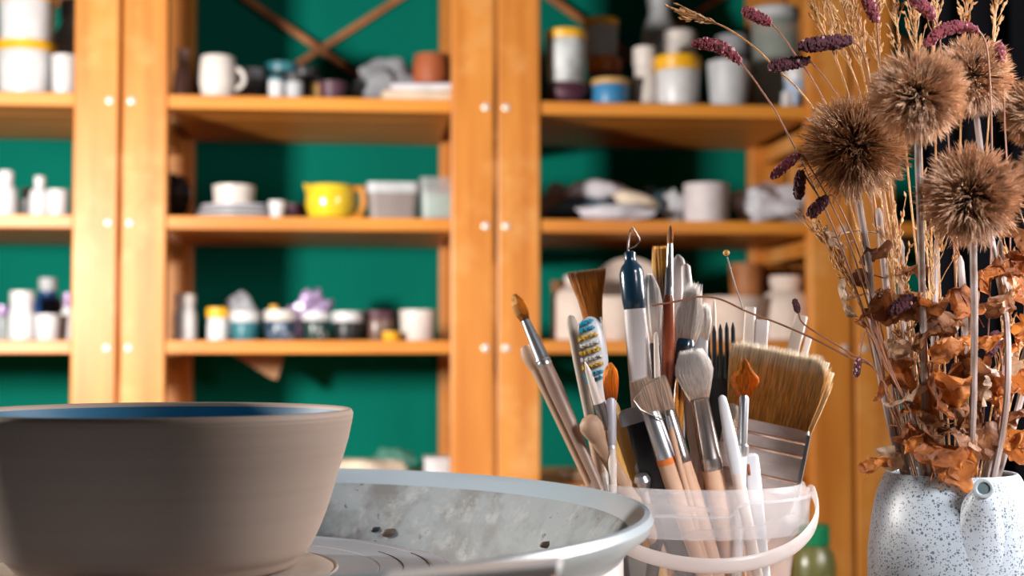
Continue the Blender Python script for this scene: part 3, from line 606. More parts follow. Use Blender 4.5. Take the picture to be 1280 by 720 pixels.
# ------------------------------------------------ pail
PD = 0.965; kp = PD/F; PX = (870-640)/F*PD; zr = -(600-436)*kp
pail = thing('plastic_pail', 'milky clear plastic pail full of brushes and clay tools', 'pail', G(PX, PD, TZ+0.0006), -YAW)
H = zr-TZ; RR = 138*kp
MB().lathe([(0.001, 0.001), (96*kp, 0.001), (99*kp, 0.004), (113*kp, H*0.5), (122*kp, H-0.03), (123*kp, H-0.0305), (121*kp, H-0.0305), (119.5*kp, H-0.03), (111*kp, H*0.5), (97*kp, 0.006), (0.001, 0.004)], 96, caps=False).build('body', PAIL, pail, auto=50)
MB().lathe([(121*kp, H-0.031), (RR-0.0015, H-0.031), (RR-0.001, H-0.030), (RR, H-0.012), (RR, H-0.005), (RR-0.0025, H-0.004), (RR-0.0035, H-0.001), (RR-0.0045, H), (RR-0.006, H-0.001), (RR-0.0065, H-0.018), (121*kp, H-0.0300)], 96, caps=False).build('rim_band', PAILRIM, pail, auto=50)
# moulded step line on the band and the tear-off tab
pts = [Vector((RR*1.002*math.cos(a), RR*1.002*math.sin(a), z)) for a, z in [(math.radians(-118+i*3), H-0.0165) for i in range(6)]+[(math.radians(-98+i*3), H-0.0165) for i in range(6)]+[(math.radians(-80), H-0.015), (math.radians(-77), H-0.010), (math.radians(-73), H-0.0085)]+[(math.radians(-70+i*5), H-0.008) for i in range(13)]]
MB().tube(pts, 0.0011, 6).build('moulded_step', PAILRIM, pail)
pts = []
for i in range(41):
    s_ = math.pi*i/40; a = -s_; drop = math.sin(s_)**1.0
    rr = RR+0.0035+(0.004*math.sin(s_))
    pts.append(Vector((rr*math.cos(a), rr*math.sin(a)*0.985, H-0.008-0.0375*drop)))
MB().tube(pts, 0.0013, 12, flat=3.6, up=Vector((0, 0, 1))).build('bail_handle', HANDLE, pail)
for sx in (-1, 1): MB().blob((sx*(RR+0.002), 0, H-0.008), (0.003, 0.005, 0.005), 10, 8).build('handle_pivot', PAILRIM, pail)
pc = Vector(pail.location)

# ------------------------------------------------ tools in the pail
def tool(name, label, cat, tip, low, dt, dl, group=None, zmin=0.006):
    dt, dl = [0.920+(q_-0.872)*0.60 for q_ in (dt, dl)]
    T = P(tip[0], tip[1], dt); L = P(low[0], low[1], dl); ax = (T-L).normalized()
    q = L.copy()
    for i in range(600):
        nx = q-ax*0.0005
        hgt = nx.z-pc.z; rad = math.hypot(nx.x-pc.x, nx.y-pc.y)
        lim = (97+(121-97)*max(0, hgt)/(H-0.03))*kp-0.009
        if hgt < zmin or (rad > lim and hgt < H-0.03 and i > 40): break
        q = nx
    yv = Vector((T.x, T.y, 0)).normalized(); yv = (yv-ax*yv.dot(ax)).normalized(); xv = yv.cross(ax)
    M = Matrix((xv, yv, ax)).transposed()
    r = thing(name, label, cat, q, 0, group); r.rotation_euler = M.to_euler()
    return r, (T-q).length, (dt+dl)/2/F
def seg(r, L, k, part, m, rows, n=18, power=2.0, label=None):   # rows: (s from tip in px | 'B', half width px, depth ratio[, cx px])
    rr = []
    for q in rows:
        s_ = q[0]; z = 0.0 if s_ == 'B' else L-s_*k
        rr.append((max(z, 0.0), q[1]*k, q[1]*k*q[2], (q[3]*k if len(q) > 3 else 0), 0))
    o = MB().loft(list(reversed(rr)), n, power).build(part, m, r)
    if label: o['label'] = label
    return o
def hair(r, L, k, m, s0, s1, prof, dratio=1.0, n=260, part='bristles', jit=1.5, rw=0.8, tipjit=3, splay=1.0, cx=0):
    """prof: list (t 0 base..1 tip, half width px). strands from base s1 to tip s0"""
    mb = MB()
    def w(t):
        for (a, wa), (b, wb) in zip(prof[:-1], prof[1:]):
            if a <= t <= b: return wa+(wb-wa)*(t-a)/(b-a+1e-9)
        return prof[-1][1]
    rows = [(L-s1*k+(s1-s0)*k*t*0.93, w(t)*k*0.78, w(t)*k*0.78*dratio, cx*k, 0) for t in [i/8 for i in range(9)]]
    mb.loft(rows, 20)
    for i in range(int(n*1.5)):
        a = random.random()*2*math.pi; q = 1.03-0.3*random.random()**1.5
        pts = []
        jx, jy = random.uniform(-1, 1), random.uniform(-1, 1)
        for t in (0, 0.25, 0.45, 0.62, 0.8, random.uniform(0.92, 1.0)+random.random()*tipjit/(s1-s0)):
            W_ = w(min(t, 1))*k*(1 if t < 0.9 else splay); x = math.cos(a)*q*W_; y = math.sin(a)*q*W_*dratio
            j = jit*k*(0 if t == 0 else t)
            pts.append(Vector((cx*k+x+jx*j, y+jy*j, L-s1*k+(s1-s0)*k*t)))
        mb.tube(pts, [rw*k, rw*k, rw*k, rw*k*0.9, rw*k*0.7, rw*k*0.15], 3)
    return mb.build(part, m, r, smooth=False)
BG = 'brushes and clay tools standing in the pail'

# 1 round golden brush far left
r, L, k = tool('paintbrush', 'round brush with golden bristles leaning furthest left out of the pail', 'brush', (643, 369), (745, 600), 0.95, 0.90, BG)
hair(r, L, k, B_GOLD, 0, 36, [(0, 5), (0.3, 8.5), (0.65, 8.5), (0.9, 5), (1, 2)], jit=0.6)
seg(r, L, k, 'ferrule', SILVER, [(34, 5, 1), (36, 5.5, 1), (88, 9, 1), (92, 10, 1), (94, 9, 1), (97, 9.7, 1), (100, 9, 1)])
seg(r, L, k, 'handle', TAUPE, [(99, 9, 1), (130, 10, 1), (200, 7.5, 1), ('B', 4, 1)])
# 2 wooden paddle behind
r, L, k = tool('clay_tool', 'wooden clay tool with bulbous end behind the leftmost brush', 'clay tool', (656, 432), (735, 598), 1.0, 0.955, BG)
seg(r, L, k, 'head', WOODT, [(0, 2, 1), (2, 7, 1), (10, 10, 0.8), (22, 10, 0.8), (34, 7, 0.9)])
seg(r, L, k, 'shaft', WOODT, [(34, 7, 0.9), (60, 6.5, 1), ('B', 6, 1)])
# 3 broad brown brush
r, L, k = tool('paintbrush', 'broad brown haired brush with splayed straight-cut tip behind the toothbrush', 'brush', (733, 338), (768, 598), 0.985, 0.985, BG)
hair(r, L, k, B_BROWN, 0, 64, [(0, 11), (0.4, 14), (0.8, 21), (1, 24)], 0.35, 700, tipjit=2, jit=0.8)
seg(r, L, k, 'ferrule', BLACK, [(60, 11, 0.7), (64, 11.5, 0.6), (100, 7.5, 0.9)])
seg(r, L, k, 'handle', BLACK, [(100, 7.5, 0.9), (150, 6, 1), ('B', 4, 1)])
# grey beige stick
r, L, k = tool('clay_tool', 'grey beige rounded wooden stick left of the toothbrush', 'clay tool', (713, 394), (752, 600), 0.96, 0.94, BG)
seg(r, L, k, 'shaft', GREYT, [(0, 2, 1), (3, 5, 0.6), (10, 7, 0.6), (60, 7.5, 0.7), (120, 6.5, 0.8), ('B', 6, 1)])
seg(r, L, k, 'handle_end', WOODT, [(150, 6.9, 0.9), (152, 7.2, 0.95), (200, 7, 1)])
# toothbrush
r, L, k = tool('toothbrush', 'white toothbrush with blue, yellow and white bristles', 'toothbrush', (736, 396), (766, 600), 0.93, 0.915, BG)
seg(r, L, k, 'handle', WHITE, [(0, 3, 0.5), (3, 9, 0.4), (12, 14.5, 0.35), (45, 17, 0.33), (70, 15, 0.35), (90, 10, 0.5), (120, 7.5, 0.8), (150, 8.5, 0.8), ('B', 7, 0.8)], label='white plastic handle and head')
for si, mm, hw in ((8, CYAN, 7), (16, CYAN, 8), (26, YELB, 11), (35, WHITB, 11), (44, YELB, 12), (53, WHITB, 12), (62, YELB, 12), (72, CYAN, 11), (80, CYAN, 9)):
    mb = MB()
    for c in range(5):
        x = (-0.9+c*0.45)*hw*k-3*k
        for j in range(10):
            xx = x+random.uniform(-1.5, 1.5)*k; zz = L-si*k+random.uniform(-1.5, 1.5)*k+(c-2)*k*0.8
            mb.tube([(xx, -4*k, zz), (xx-3*k, -22*k, zz+random.uniform(-1.5, 1.5)*k)], 0.9*k, 4)
    mb.build('bristle_row', mm, r)
# small pointed bamboo
r, L, k = tool('clay_tool', 'slim pointed wooden tool crossing in front of the toothbrush', 'clay tool', (731, 452), (768, 560), 0.885, 0.900, BG)
seg(r, L, k, 'point', CREAMT, [(0, 0.6, 1), (12, 3.5, 1), (55, 7, 1)])
seg(r, L, k, 'ferrule', SILVD, [(55, 7.5, 1), (90, 7.5, 1)])
seg(r, L, k, 'handle', GOLDW, [(90, 6.5, 1), ('B', 5, 1)])
# 6 small orange round brush
r, L, k = tool('paintbrush', 'small orange tipped brush with pale ferrule in front of the toothbrush', 'brush', (763, 454), (766, 598), 0.89, 0.895, BG)
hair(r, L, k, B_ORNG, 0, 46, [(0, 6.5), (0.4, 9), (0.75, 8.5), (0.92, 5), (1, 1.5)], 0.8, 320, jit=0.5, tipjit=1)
seg(r, L, k, 'ferrule', mat('matt_ferrule', (0.62, 0.60, 0.66), 0.4, 0.4), [(42, 6, 1), (44, 6.6, 1), (100, 5.5, 1), (102, 4.5, 1), (106, 5.5, 1)])
seg(r, L, k, 'handle', CREAMT, [(106, 4.5, 1), (125, 5.5, 1), ('B', 4, 1)])
# 7 wooden spoon-like tool with ball
r, L, k = tool('clay_tool', 'wooden clay tool with round ball head at the left front of the pail', 'clay tool', (733, 520), (778, 602), 0.895, 0.905, BG)
seg(r, L, k, 'ball', WOODT, [(0, 1, 1), (1.5, 7, 1), (6, 13, 0.9), (14, 16, 0.85), (24, 14, 0.85), (34, 11, 0.9)])
seg(r, L, k, 'shaft', WOODT, [(33, 11, 0.9), (60, 10.5, 0.9), ('B', 8, 0.9)])
# ochre stick
r, L, k = tool('clay_tool', 'golden wooden stick right of the ball headed tool', 'clay tool', (764, 500), (793, 600), 0.945, 0.93, BG)
seg(r, L, k, 'shaft', GOLDW, [(0, 2, 1), (6, 7, 0.6), (30, 9, 0.6), ('B', 8, 0.6)])
seg(r, L, k, 'edge', CREAMT, [(20, 2, 1, 7), (95, 2.5, 1, 7)])
# silver ball tipped tool low
r, L, k = tool('clay_tool', 'small blue silver metal knob barely showing above the pail rim', 'clay tool', (801, 592), (806, 612), 0.90, 0.905, BG)
seg(r, L, k, 'knob', SILVER, [(0, 2, 1), (2, 8, 1), (9, 11, 1), (18, 8, 1), (24, 4, 1)])
seg(r, L, k, 'shaft', GREYT, [(24, 4, 1), ('B', 4, 1)])
r, L, k = tool('palette_knife', 'grey pointed blade beside the metal knob at the pail rim', 'palette knife', (797, 577), (812, 612), 0.912, 0.915, BG)
seg(r, L, k, 'blade', LGREY, [(0, 1.5, 0.3), (5, 6, 0.15), (40, 12, 0.1)], power=3)
seg(r, L, k, 'handle', WOODT, [(40, 6, 1), ('B', 6, 1)])
# 8 black tool
r, L, k = tool('paintbrush', 'wide black handled brush end behind the two cream brushes', 'brush', (797, 522), (822, 604), 0.914, 0.912, BG)
seg(r, L, k, 'handle', BLACK, [(0, 14, 0.5), (3, 17, 0.5), (60, 18, 0.5), (110, 14, 0.5), ('B', 8, 0.6)], power=4)
seg(r, L, k, 'cap', GREY, [(-14, 12, 0.5, -4), (-10, 19, 0.5, -3), (6, 20, 0.52, -3)], power=3)
# 9 teal-black grip loop tool
r, L, k = tool('loop_tool', 'clay loop tool with blue black grip and wire triangle, tallest on the left', 'clay tool', (787, 314), (812, 600), 0.945, 0.94, BG)
seg(r, L, k, 'grip', BLACKB, [(0, 5, 1), (2, 7.5, 1), (8, 7, 1), (14, 8, 1), (20, 13, 1), (28, 15.5, 1), (60, 15, 1), (72, 13.5, 1), (74, 12, 1)])
seg(r, L, k, 'shaft', PWHITE, [(73, 13, 1), (110, 14.5, 0.7), (200, 14.5, 0.6), (250, 13, 0.7), ('B', 10, 0.8)], power=2.6)
wp = [(-2, 0), (-1, -10), (3, -26), (6, -30), (13, -16), (14, -12), (8, -6), (0, -3)]
MB().tube([(x*k, 0, L-s_*k) for x, s_ in wp], 1.1*k, 8).build('wire_loop', SILVD, r)
# 10 white soft brush
def ovalbrush(name, label, tip, low, dt, dl, hw, ln, m, fer, han, fh=0.8, flen=40, fw=9, hl=8, n=420, jit=1.2, dr=0.5, prof=None):
    r, L, k = tool(name, label, 'brush', tip, low, dt, dl, BG)
    hair(r, L, k, m, 0, ln, prof or [(0, fw), (0.35, hw*0.95), (0.6, hw), (0.85, hw*0.75), (1, hw*0.25)], dr, n, jit=jit)
    seg(r, L, k, 'ferrule', fer, [(ln-3, fw*0.96, dr+0.2), (ln, fw, dr+0.2), (ln+flen-8, fw*0.92, 0.9), (ln+flen-5, fw*0.98, 0.95), (ln+flen-2, fw*0.9, 0.95), (ln+flen, fw*0.94, 1)])
    seg(r, L, k, 'handle', han, [(ln+flen, fw*0.88, 1), (ln+flen+30, hl, 1), ('B', hl*0.6, 1)])
    return r, L, k
ovalbrush('paintbrush', 'white oval brush right of the loop tool shaft', (812, 344), (828, 600), 0.965, 0.96, 13, 88, B_WHITE, BLACK, BLACK, flen=50, fw=8, hl=7)
# 11 mustard tipped dark brush
ovalbrush('paintbrush', 'dark brown brush with mustard tip behind the slender red brush', (826, 309), (838, 600), 1.0, 0.985, 10, 104, B_MUST, BLACK, BLACK, fw=8, prof=[(0, 8), (0.5, 9), (0.85, 11), (1, 9)])
# 12 slender red brown brush
r, L, k = tool('paintbrush', 'slender red brown brush with fine pointed tip, tallest in the pail', 'brush', (838, 282), (832, 600), 0.93, 0.935, BG)
hair(r, L, k, gradmat('sable', [(0, (0.50, 0.18, 0.03)), (1, (0.25, 0.10, 0.04))]), 0, 23, [(0, 3), (0.3, 4), (0.7, 2.5), (1, 0.5)], 1, 120, jit=0.2, rw=0.4, tipjit=0.5)
seg(r, L, k, 'ferrule', SILVER, [(21, 3, 1), (23, 3.4, 1), (75, 5.5, 1), (78, 5, 1), (81, 5.8, 1), (85, 5.4, 1), (88, 5.8, 1)])
seg(r, L, k, 'handle', REDW, [(87, 5.8, 1), (97, 7.5, 1), (130, 9, 1), (170, 8.6, 1), ('B', 4, 1)])
# copper wood strips
r, L, k = tool('clay_tool', 'thin tan strip left of the red brown brush handle', 'clay tool', (820, 415), (826, 600), 0.925, 0.92, BG)
seg(r, L, k, 'blade', CREAMT, [(0, 1, 0.5), (4, 3, 0.5), (60, 4, 0.5)]); seg(r, L, k, 'shaft', WOODT, [(60, 4, 0.6), ('B', 4, 1)])
for i, (tx, ty, lx, lab) in enumerate(((846, 478, 848, 'thin amber lacquered handle left of the big white mop brush'), (853, 486, 852, 'second thin amber handle, touching the first, before the black grip'))):
    r, L, k = tool('paintbrush', lab, 'brush', (tx, ty), (lx-6, 600), 0.915, 0.915, BG)
    seg(r, L, k, 'handle', mat('amber_lacquer', (0.52, 0.19, 0.03), 0.2, coat=0.5), [(0, 1.5, 1), (10, 3, 1), (60, 4.5, 1), ('B', 4, 1)]); seg(r, L, k, 'end_cap', GOLDW, [(-5, 0.6, 1), (-3, 1.4, 1), (0.5, 1.6, 1)])
# 13/14 white long spatula and stick
r, L, k = tool('modelling_tool', 'wide white plastic spatula behind the slender red brush', 'clay tool', (848, 318), (846, 600), 0.99, 0.975, BG)
seg(r, L, k, 'blade', PWHITE, [(0, 1, 0.4), (6, 7, 0.3), (30, 13, 0.25), (75, 14, 0.25), (120, 10, 0.4)]); seg(r, L, k, 'shaft', PWHITE, [(120, 10, 0.4), ('B', 8, 0.6)])
r, L, k = tool('modelling_tool', 'white plastic tool with blunt rounded tip, right of the spatula', 'clay tool', (857, 330), (876, 600), 0.975, 0.965, BG)
seg(r, L, k, 'blade', PWHITE, [(0, 2.5, 0.8), (3, 5.5, 0.7), (30, 7, 0.7), (70, 12, 0.5), (110, 12, 0.5)]); seg(r, L, k, 'shaft', WHITE, [(110, 12, 0.5), ('B', 8, 0.7)])
# 15 white fluffy brush with black handle
r, L, k = tool('paintbrush', 'wispy white feathery brush with thick black handle in the centre', 'brush', (866, 366), (838, 560), 0.945, 0.925, BG)
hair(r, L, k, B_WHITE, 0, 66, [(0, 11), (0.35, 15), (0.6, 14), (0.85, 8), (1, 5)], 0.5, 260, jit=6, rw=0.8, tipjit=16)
seg(r, L, k, 'handle', BLACK, [(62, 10, 0.8), (64, 11.5, 0.9), (110, 12, 0.9), (170, 10, 0.9), ('B', 7, 1)]); seg(r, L, k, 'collar', BLACKB, [(60, 11, 0.8), (66, 12.2, 0.92), (69, 12.2, 0.92)])
r, L, k = tool('paintbrush', 'straight white plastic handled brush behind the mop brush head', 'brush', (877, 385), (872, 600), 0.945, 0.945, BG)
hair(r, L, k, B_WHITE, 0, 40, [(0, 9), (0.6, 11), (1, 7)], 0.5, 260, jit=3.5, tipjit=8); seg(r, L, k, 'handle', WHITE, [(36, 9, 0.6), (90, 9.5, 0.6), ('B', 7, 0.8)])
# 16 mop brush
r, L, k = tool('paintbrush', 'white mop brush with wide brown metal ferrule at the pail centre', 'brush', (864, 443), (893, 600), 0.905, 0.91, BG)
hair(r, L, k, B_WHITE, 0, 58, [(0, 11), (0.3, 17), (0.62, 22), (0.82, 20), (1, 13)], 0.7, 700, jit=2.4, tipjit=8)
seg(r, L, k, 'ferrule', SILVD, [(54, 10.5, 0.9), (56, 12.5, 0.9), (59, 11.5, 0.9), (130, 14, 1), (134, 15, 1), (138, 14, 1), (142, 15, 1), (146, 13.5, 1)])
seg(r, L, k, 'handle', TAN, [(146, 13, 1), (170, 13.5, 1), ('B', 8, 1)])
# 17 black fork
r, L, k = tool('texture_fork', 'black wide toothed fork beside the big flat brush', 'fork', (896, 403), (899, 600), 0.965, 0.955, BG)
for i in range(6):
    x = -19+i*7.8; s0 = (8, 6, 4, 2, 0, 0)[i]
    MB().loft([(L-(s0+84)*k, 3.2*k, 3*k, x*k, 0), (L-(s0+8)*k, 2.7*k, 2.4*k, x*k, 0), (L-s0*k, 0.6*k, 0.6*k, x*k, 0)], 10, 3).build('tine', BLACK, r)
seg(r, L, k, 'head', BLACK, [(70, 24, 0.12), (90, 24, 0.14), (120, 18, 0.18), (150, 10, 0.4)], power=3)
seg(r, L, k, 'handle', BLACK, [(150, 10, 0.4), ('B', 8, 0.5)])
# 18 orange flared brush
r, L, k = tool('paintbrush', 'small orange fan shaped brush in front of the big flat brush', 'brush', (932, 454), (926, 600), 0.90, 0.90, BG)
hair(r, L, k, B_ORNG, 0, 44, [(0, 5.5), (0.3, 12), (0.52, 18), (0.66, 14), (0.82, 6), (1, 1.5)], 0.4, 520, jit=1.4, tipjit=6)
seg(r, L, k, 'ferrule', SILVER, [(40, 5.4, 0.9), (43, 6.2, 0.9), (100, 6.2, 1), (103, 8.5, 1), (112, 8.5, 1), (116, 6.5, 1)])
seg(r, L, k, 'handle', PWHITE, [(116, 7, 1), ('B', 6, 1)])
# rubber-ended clear handle next to it
r, L, k = tool('modelling_tool', 'white plastic end with red window right of the orange fan brush', 'clay tool', (938, 567), (942, 604), 0.905, 0.905, BG)
seg(r, L, k, 'shaft', WHITE, [(0, 6, 0.8), (3, 9.5, 0.8), (20, 10, 0.8), ('B', 8, 0.8)], power=3); seg(r, L, k, 'window', REDW, [(12, 3, 3.2, -4), (26, 3, 3.2, -4)])
# 20 slender white stick
r, L, k = tool('modelling_tool', 'slender cream plastic tool with rounded tip before the black fork', 'clay tool', (902, 494), (924, 604), 0.885, 0.893, BG)
seg(r, L, k, 'blade', WHITE, [(0, 2, 1), (3, 5, 0.8), (14, 6.2, 0.7), (60, 8.5, 0.6), (100, 8, 0.7)]); seg(r, L, k, 'shaft', CREAMT, [(100, 8, 0.7), ('B', 7, 1)])
# 21 ball stylus
r, L, k = tool('ball_stylus', 'grey ball tip peeking between the fork and the orange fan brush', 'clay tool', (915, 504), (921, 600), 0.925, 0.925, BG)
seg(r, L, k, 'ball', GREYT, [(0, 1, 1), (1.5, 5, 1), (6, 9.5, 1), (11, 10.5, 1), (16, 9, 1), (21, 4, 1)]); seg(r, L, k, 'shaft', TAN, [(20, 4, 1), ('B', 5, 1)])
# 22 pair of cream cut brushes with a wire triangle
r, L, k = tool('paintbrush', 'cream haired brush with bright silver ferrule and orange ring', 'brush', (800, 474), (843, 604), 0.885, 0.892, BG)
hair(r, L, k, B_CREAM, 0, 46, [(0, 9.5), (0.5, 12), (1, 13)], 0.5, 420, tipjit=2, jit=0.6)
seg(r, L, k, 'ferrule', SILVER, [(42, 9, 0.8), (45, 11, 0.8), (104, 12.5, 1)], label='bright silver ferrule'); seg(r, L, k, 'ring', ORNG, [(103, 12.7, 1), (111, 13, 1)])
seg(r, L, k, 'handle', TAN, [(111, 12.6, 1), (150, 13, 1), ('B', 8, 1)])
r, L, k = tool('paintbrush', 'cream haired brush with dark ferrule, right of the silver one', 'brush', (822, 472), (862, 604), 0.900, 0.900, BG)
hair(r, L, k, B_CREAM, 0, 46, [(0, 8.5), (0.5, 11), (1, 10)], 0.5, 420, tipjit=2, jit=0.6)
seg(r, L, k, 'ferrule', SILVD, [(42, 8.5, 0.8), (45, 10.2, 0.8), (100, 10.5, 1), (104, 11.3, 1), (110, 10.2, 1)], label='dark ferrule'); seg(r, L, k, 'handle', TAN, [(110, 10, 1), (150, 11, 1), ('B', 7, 1)])
r, L, k = tool('loop_tool', 'thin wire trimming loop over the two cream brushes', 'clay tool', (822, 472), (856, 604), 0.872, 0.884, BG)
wp = [(2, 0), (-20, 6), (-36, 20), (-30, 34), (-8, 52), (-2, 52), (-1, 30), (2, 0)]
MB().tube([(x*k, 0, L-s_*k) for x, s_ in wp], 0.9*k, 8, flat=1.6).build('wire_loop', mat('bronze_wire', (0.50, 0.40, 0.32), 0.3, 0.7), r)
seg(r, L, k, 'ferrule', SILVER, [(50, 2.5, 1), (66, 3.5, 1)]); seg(r, L, k, 'handle', TAN, [(66, 3.5, 1), ('B', 5, 1)])
# mid cluster
r, L, k = tool('clay_tool', 'pale bare wooden strip left of the brown mop ferrule', 'clay tool', (862, 470), (871, 604), 0.925, 0.92, BG)
seg(r, L, k, 'blade', CREAMT, [(0, 4, 0.5), (3, 9, 0.4), (60, 10, 0.4), (90, 6, 0.6)]); seg(r, L, k, 'shaft', CREAMT, [(90, 5, 0.7), ('B', 5, 1)])
r, L, k = tool('paintbrush', 'brush with ribbed dark metal ferrule and tan handle behind the mop brush', 'brush', (874, 520), (876, 604), 0.93, 0.925, BG)
hair(r, L, k, B_MUST, 0, 16, [(0, 8), (1, 6)], 0.5, 100); seg(r, L, k, 'ferrule', SILVD, [(14, 8, 0.8), (18, 9, 0.9), (28, 8, 0.9), (34, 9.5, 0.9), (46, 10, 1)])
seg(r, L, k, 'handle', TAN, [(46, 9, 1), (70, 11, 1), ('B', 8, 1)])
r, L, k = tool('clay_tool', 'black slim handle right of the tan ones at the pail rim', 'clay tool', (884, 520), (886, 604), 0.915, 0.915, BG)
seg(r, L, k, 'shaft', BLACK, [(0, 3, 1), (20, 6, 1), ('B', 6, 1)]); seg(r, L, k, 'tip', SILVD, [(-12, 1, 1), (1, 3, 1)])
# thin rose stick, square sticks behind the flat brush
r, L, k = tool('wooden_skewer', 'thin pale pointed skewer left of the black fork tips', 'skewer', (893, 370), (892, 600), 0.985, 0.975, BG)
seg(r, L, k, 'point', CREAMT, [(0, 0.4, 1), (20, 2.2, 1)]); seg(r, L, k, 'shaft', CREAMT, [(20, 2.2, 1), (40, 3, 1), ('B', 3, 1)])
for tip, low, w_, mm, lab in (((938, 384), (925, 600), 6.5, CREAMT, 'square ended pale stick rising behind the flat brush'), ((953, 400), (936, 600), 8, PWHITE, 'white blunt stick right of the square ended pale one'),
                              ((1002, 394), (950, 600), 7.5, GREYT, 'flat tilted greyish stick behind the right of the flat brush'), ((1011, 422), (960, 600), 4, CREAMT, 'short pale stick end rightmost behind the flat brush')):
    r, L, k = tool('wooden_stick', lab, 'stick', tip, low, 1.0, 0.995-0.004*w_/8, BG)
    seg(r, L, k, 'shaft', mm, [(0, w_*0.92, 0.6), (1.5, w_, 0.6), (80, w_, 0.6), ('B', w_*0.8, 0.6)], 20, 6); seg(r, L, k, 'edge', WHITE, [(1, w_*0.3, 0.9, w_*0.78), (60, w_*0.3, 0.9, w_*0.78)])
# 19 big flat brushes
def flat(label, tip, low, dt, dl, hw, ln, m, n, hoff, fh=80, yr=0.10):
    r, L, k = tool('flat_brush', label, 'brush', tip, low, dt, dl, BG)
    mb = MB(); ps = MB()
    mb.loft([(L-ln*k, hw*0.80*k, 8*k), (L-ln*0.5*k, hw*0.90*k, 10*k), (L-6*k, hw*0.97*k, 10*k)], 40, 6)
    for i in range(n):
        u = random.uniform(-1, 1); v = random.uniform(-1, 1)
        if i % 2: v = -1
        top = ln*(1.0)+random.uniform(-7, 3)-max(0, abs(u)-0.8)*60*(0.6 if u < 0 else 1.6)
        a = Vector((u*hw*0.80*k, v*9*k, L-ln*k)); b = Vector(((u*hw*1.0+random.uniform(-3, 3))*k, (v*13+random.uniform(-3, 3))*k, L-ln*k+top*k))
        mid = a.lerp(b, 0.6)+Vector((random.uniform(-1.5, 1.5)*k, -1.0*k if v < 0 else 0, 0))
        (ps if i % 14 == 1 else mb).spike(a, b, 0.9*k, mid)
    mb.build('bristles', m, r, smooth=False); ps.build('pale_hairs', B_BLOND, r, smooth=False)
    z = L-ln*k; w_ = hw*0.84
    f = seg(r, L, k, 'ferrule', FERR, [(ln-3, w_, 10/w_), (ln+2, w_*1.02, 12/w_), (ln+fh, w_*1.02, 12/w_)], 48, 9, label='polished metal ferrule with pressed ridges')
    for s_ in (13, 30, 62):
        MB().loft([(L-(ln+s_+2)*k, w_*1.025*k, 12.6*k), (L-(ln+s_)*k, w_*1.035*k, 14*k), (L-(ln+s_-2)*k, w_*1.025*k, 12.6*k)], 48, 9).build('ridge', COPR, f)
    MB().loft([(L-(ln+fh)*k, 3.0*k, 13.5*k, w_*1.0*k, 0), (L-(ln+2)*k, 3.2*k, 13.5*k, w_*1.0*k, 0)], 20, 5).build('side_clasp', SILVER, f)
    nb = MB()
    for j in range(7): nb.blob(((w_*1.0)*k, -6*k+0*k, L-(ln+8+j*10)*k), (2.2*k, 2.2*k, 2.2*k), 8, 6)
    nb.build('nails', SILVER, f)
    seg(r, L, k, 'handle', CREAMT, [(ln+fh-2, w_*0.99, 0.16), (ln+fh+20, w_*0.95, 0.18), (ln+fh+60, w_*0.5, 0.3), ('B', 13, 0.6)], 32, 5)
    return r
flat('big flat brush with cream tipped brown bristles on the right of the pail', (978, 436), (944, 604), 0.955, 0.945, 62, 98, B_FLAT, 2600, 0)
flat('second flat brush with blond bristles showing behind the right edge of the first', (1005, 449), (955, 604), 0.995, 0.985, 42, 112, B_BLOND, 1500, 0)

# ------------------------------------------------ speckled vase
VD = 0.90; kv = VD/F; VX = (1187-640)/F*VD
vz = thing('teapot_vase', 'speckled grey white teapot used as vase for the dried flowers', 'vase', G(VX, VD, TZ+0.0006), -YAW)
def VZ(py): return -(py-436)*kv-TZ-0.0006
vp = smoothp([(0.040, 0.0), (0.044, 0.003), (101*kv, VZ(800)), (103*kv, VZ(720)), (102.5*kv, VZ(690)), (99*kv, VZ(655)), (92*kv, VZ(618)), (84*kv, VZ(598)), (79*kv, VZ(590)), (76*kv, VZ(589.5)), (74*kv, VZ(592)), (80*kv, VZ(610)), (96*kv, VZ(690)), (94*kv, VZ(820)), (0.03, 0.008), (0.001, 0.007)])
MB().lathe(vp, 96, caps=False).build('body', SPECK, vz, auto=60)
MB().lathe([(0.001, 0.0002), (0.040, 0.0002)], 48, caps=False).build('base', SPECK, vz)
vm = Matrix.Rotation(YAW, 3, 'Z')
def vloc(px, py, d): return vm @ (P(px, py, d)-Vector(vz.location))
spts = [vloc(1206, 765, 0.886), vloc(1211, 716, 0.876), vloc(1218, 676, 0.865), vloc(1225, 640, 0.855), vloc(1229, 611, 0.842)]
o = MB().tube(spts, [0.037, 0.030, 0.0205, 0.0120, 0.0064], 28).build('spout', SPECK, vz)
sub = o.modifiers.new('s', 'SUBSURF'); sub.levels = sub.render_levels = 2
a = Vector(spts[-1]); dirv = (vm @ Vector((-0.22, -0.88, 0.20))).normalized()
tor = MB(); xv = dirv.cross(Vector((0, 0, 1))).normalized(); yv = dirv.cross(xv).normalized(); n0 = 32
for i in range(n0):
    t1 = 2*math.pi*i/n0; cc = a+dirv*0.0015+(xv*math.cos(t1)+yv*math.sin(t1))*0.0047
    for j in range(8):
        t2 = 2*math.pi*j/8; tor.v.append(cc+((xv*math.cos(t1)+yv*math.sin(t1))*math.cos(t2)+dirv*math.sin(t2))*0.0013)
for i in range(n0):
    for j in range(8): tor.f.append((i*8+j, ((i+1) % n0)*8+j, ((i+1) % n0)*8+(j+1) % 8, i*8+(j+1) % 8))
tor.build('spout_lip', mat('grey_glaze', (0.34, 0.40, 0.43), 0.35), vz)
ds = MB(); ds.v = [a+dirv*0.0012+(xv*math.cos(2*math.pi*i/24)+yv*math.sin(2*math.pi*i/24))*0.0042 for i in range(24)]; ds.f = [tuple(range(24))]
ds.build('spout_mouth', SPOUTIN, vz)

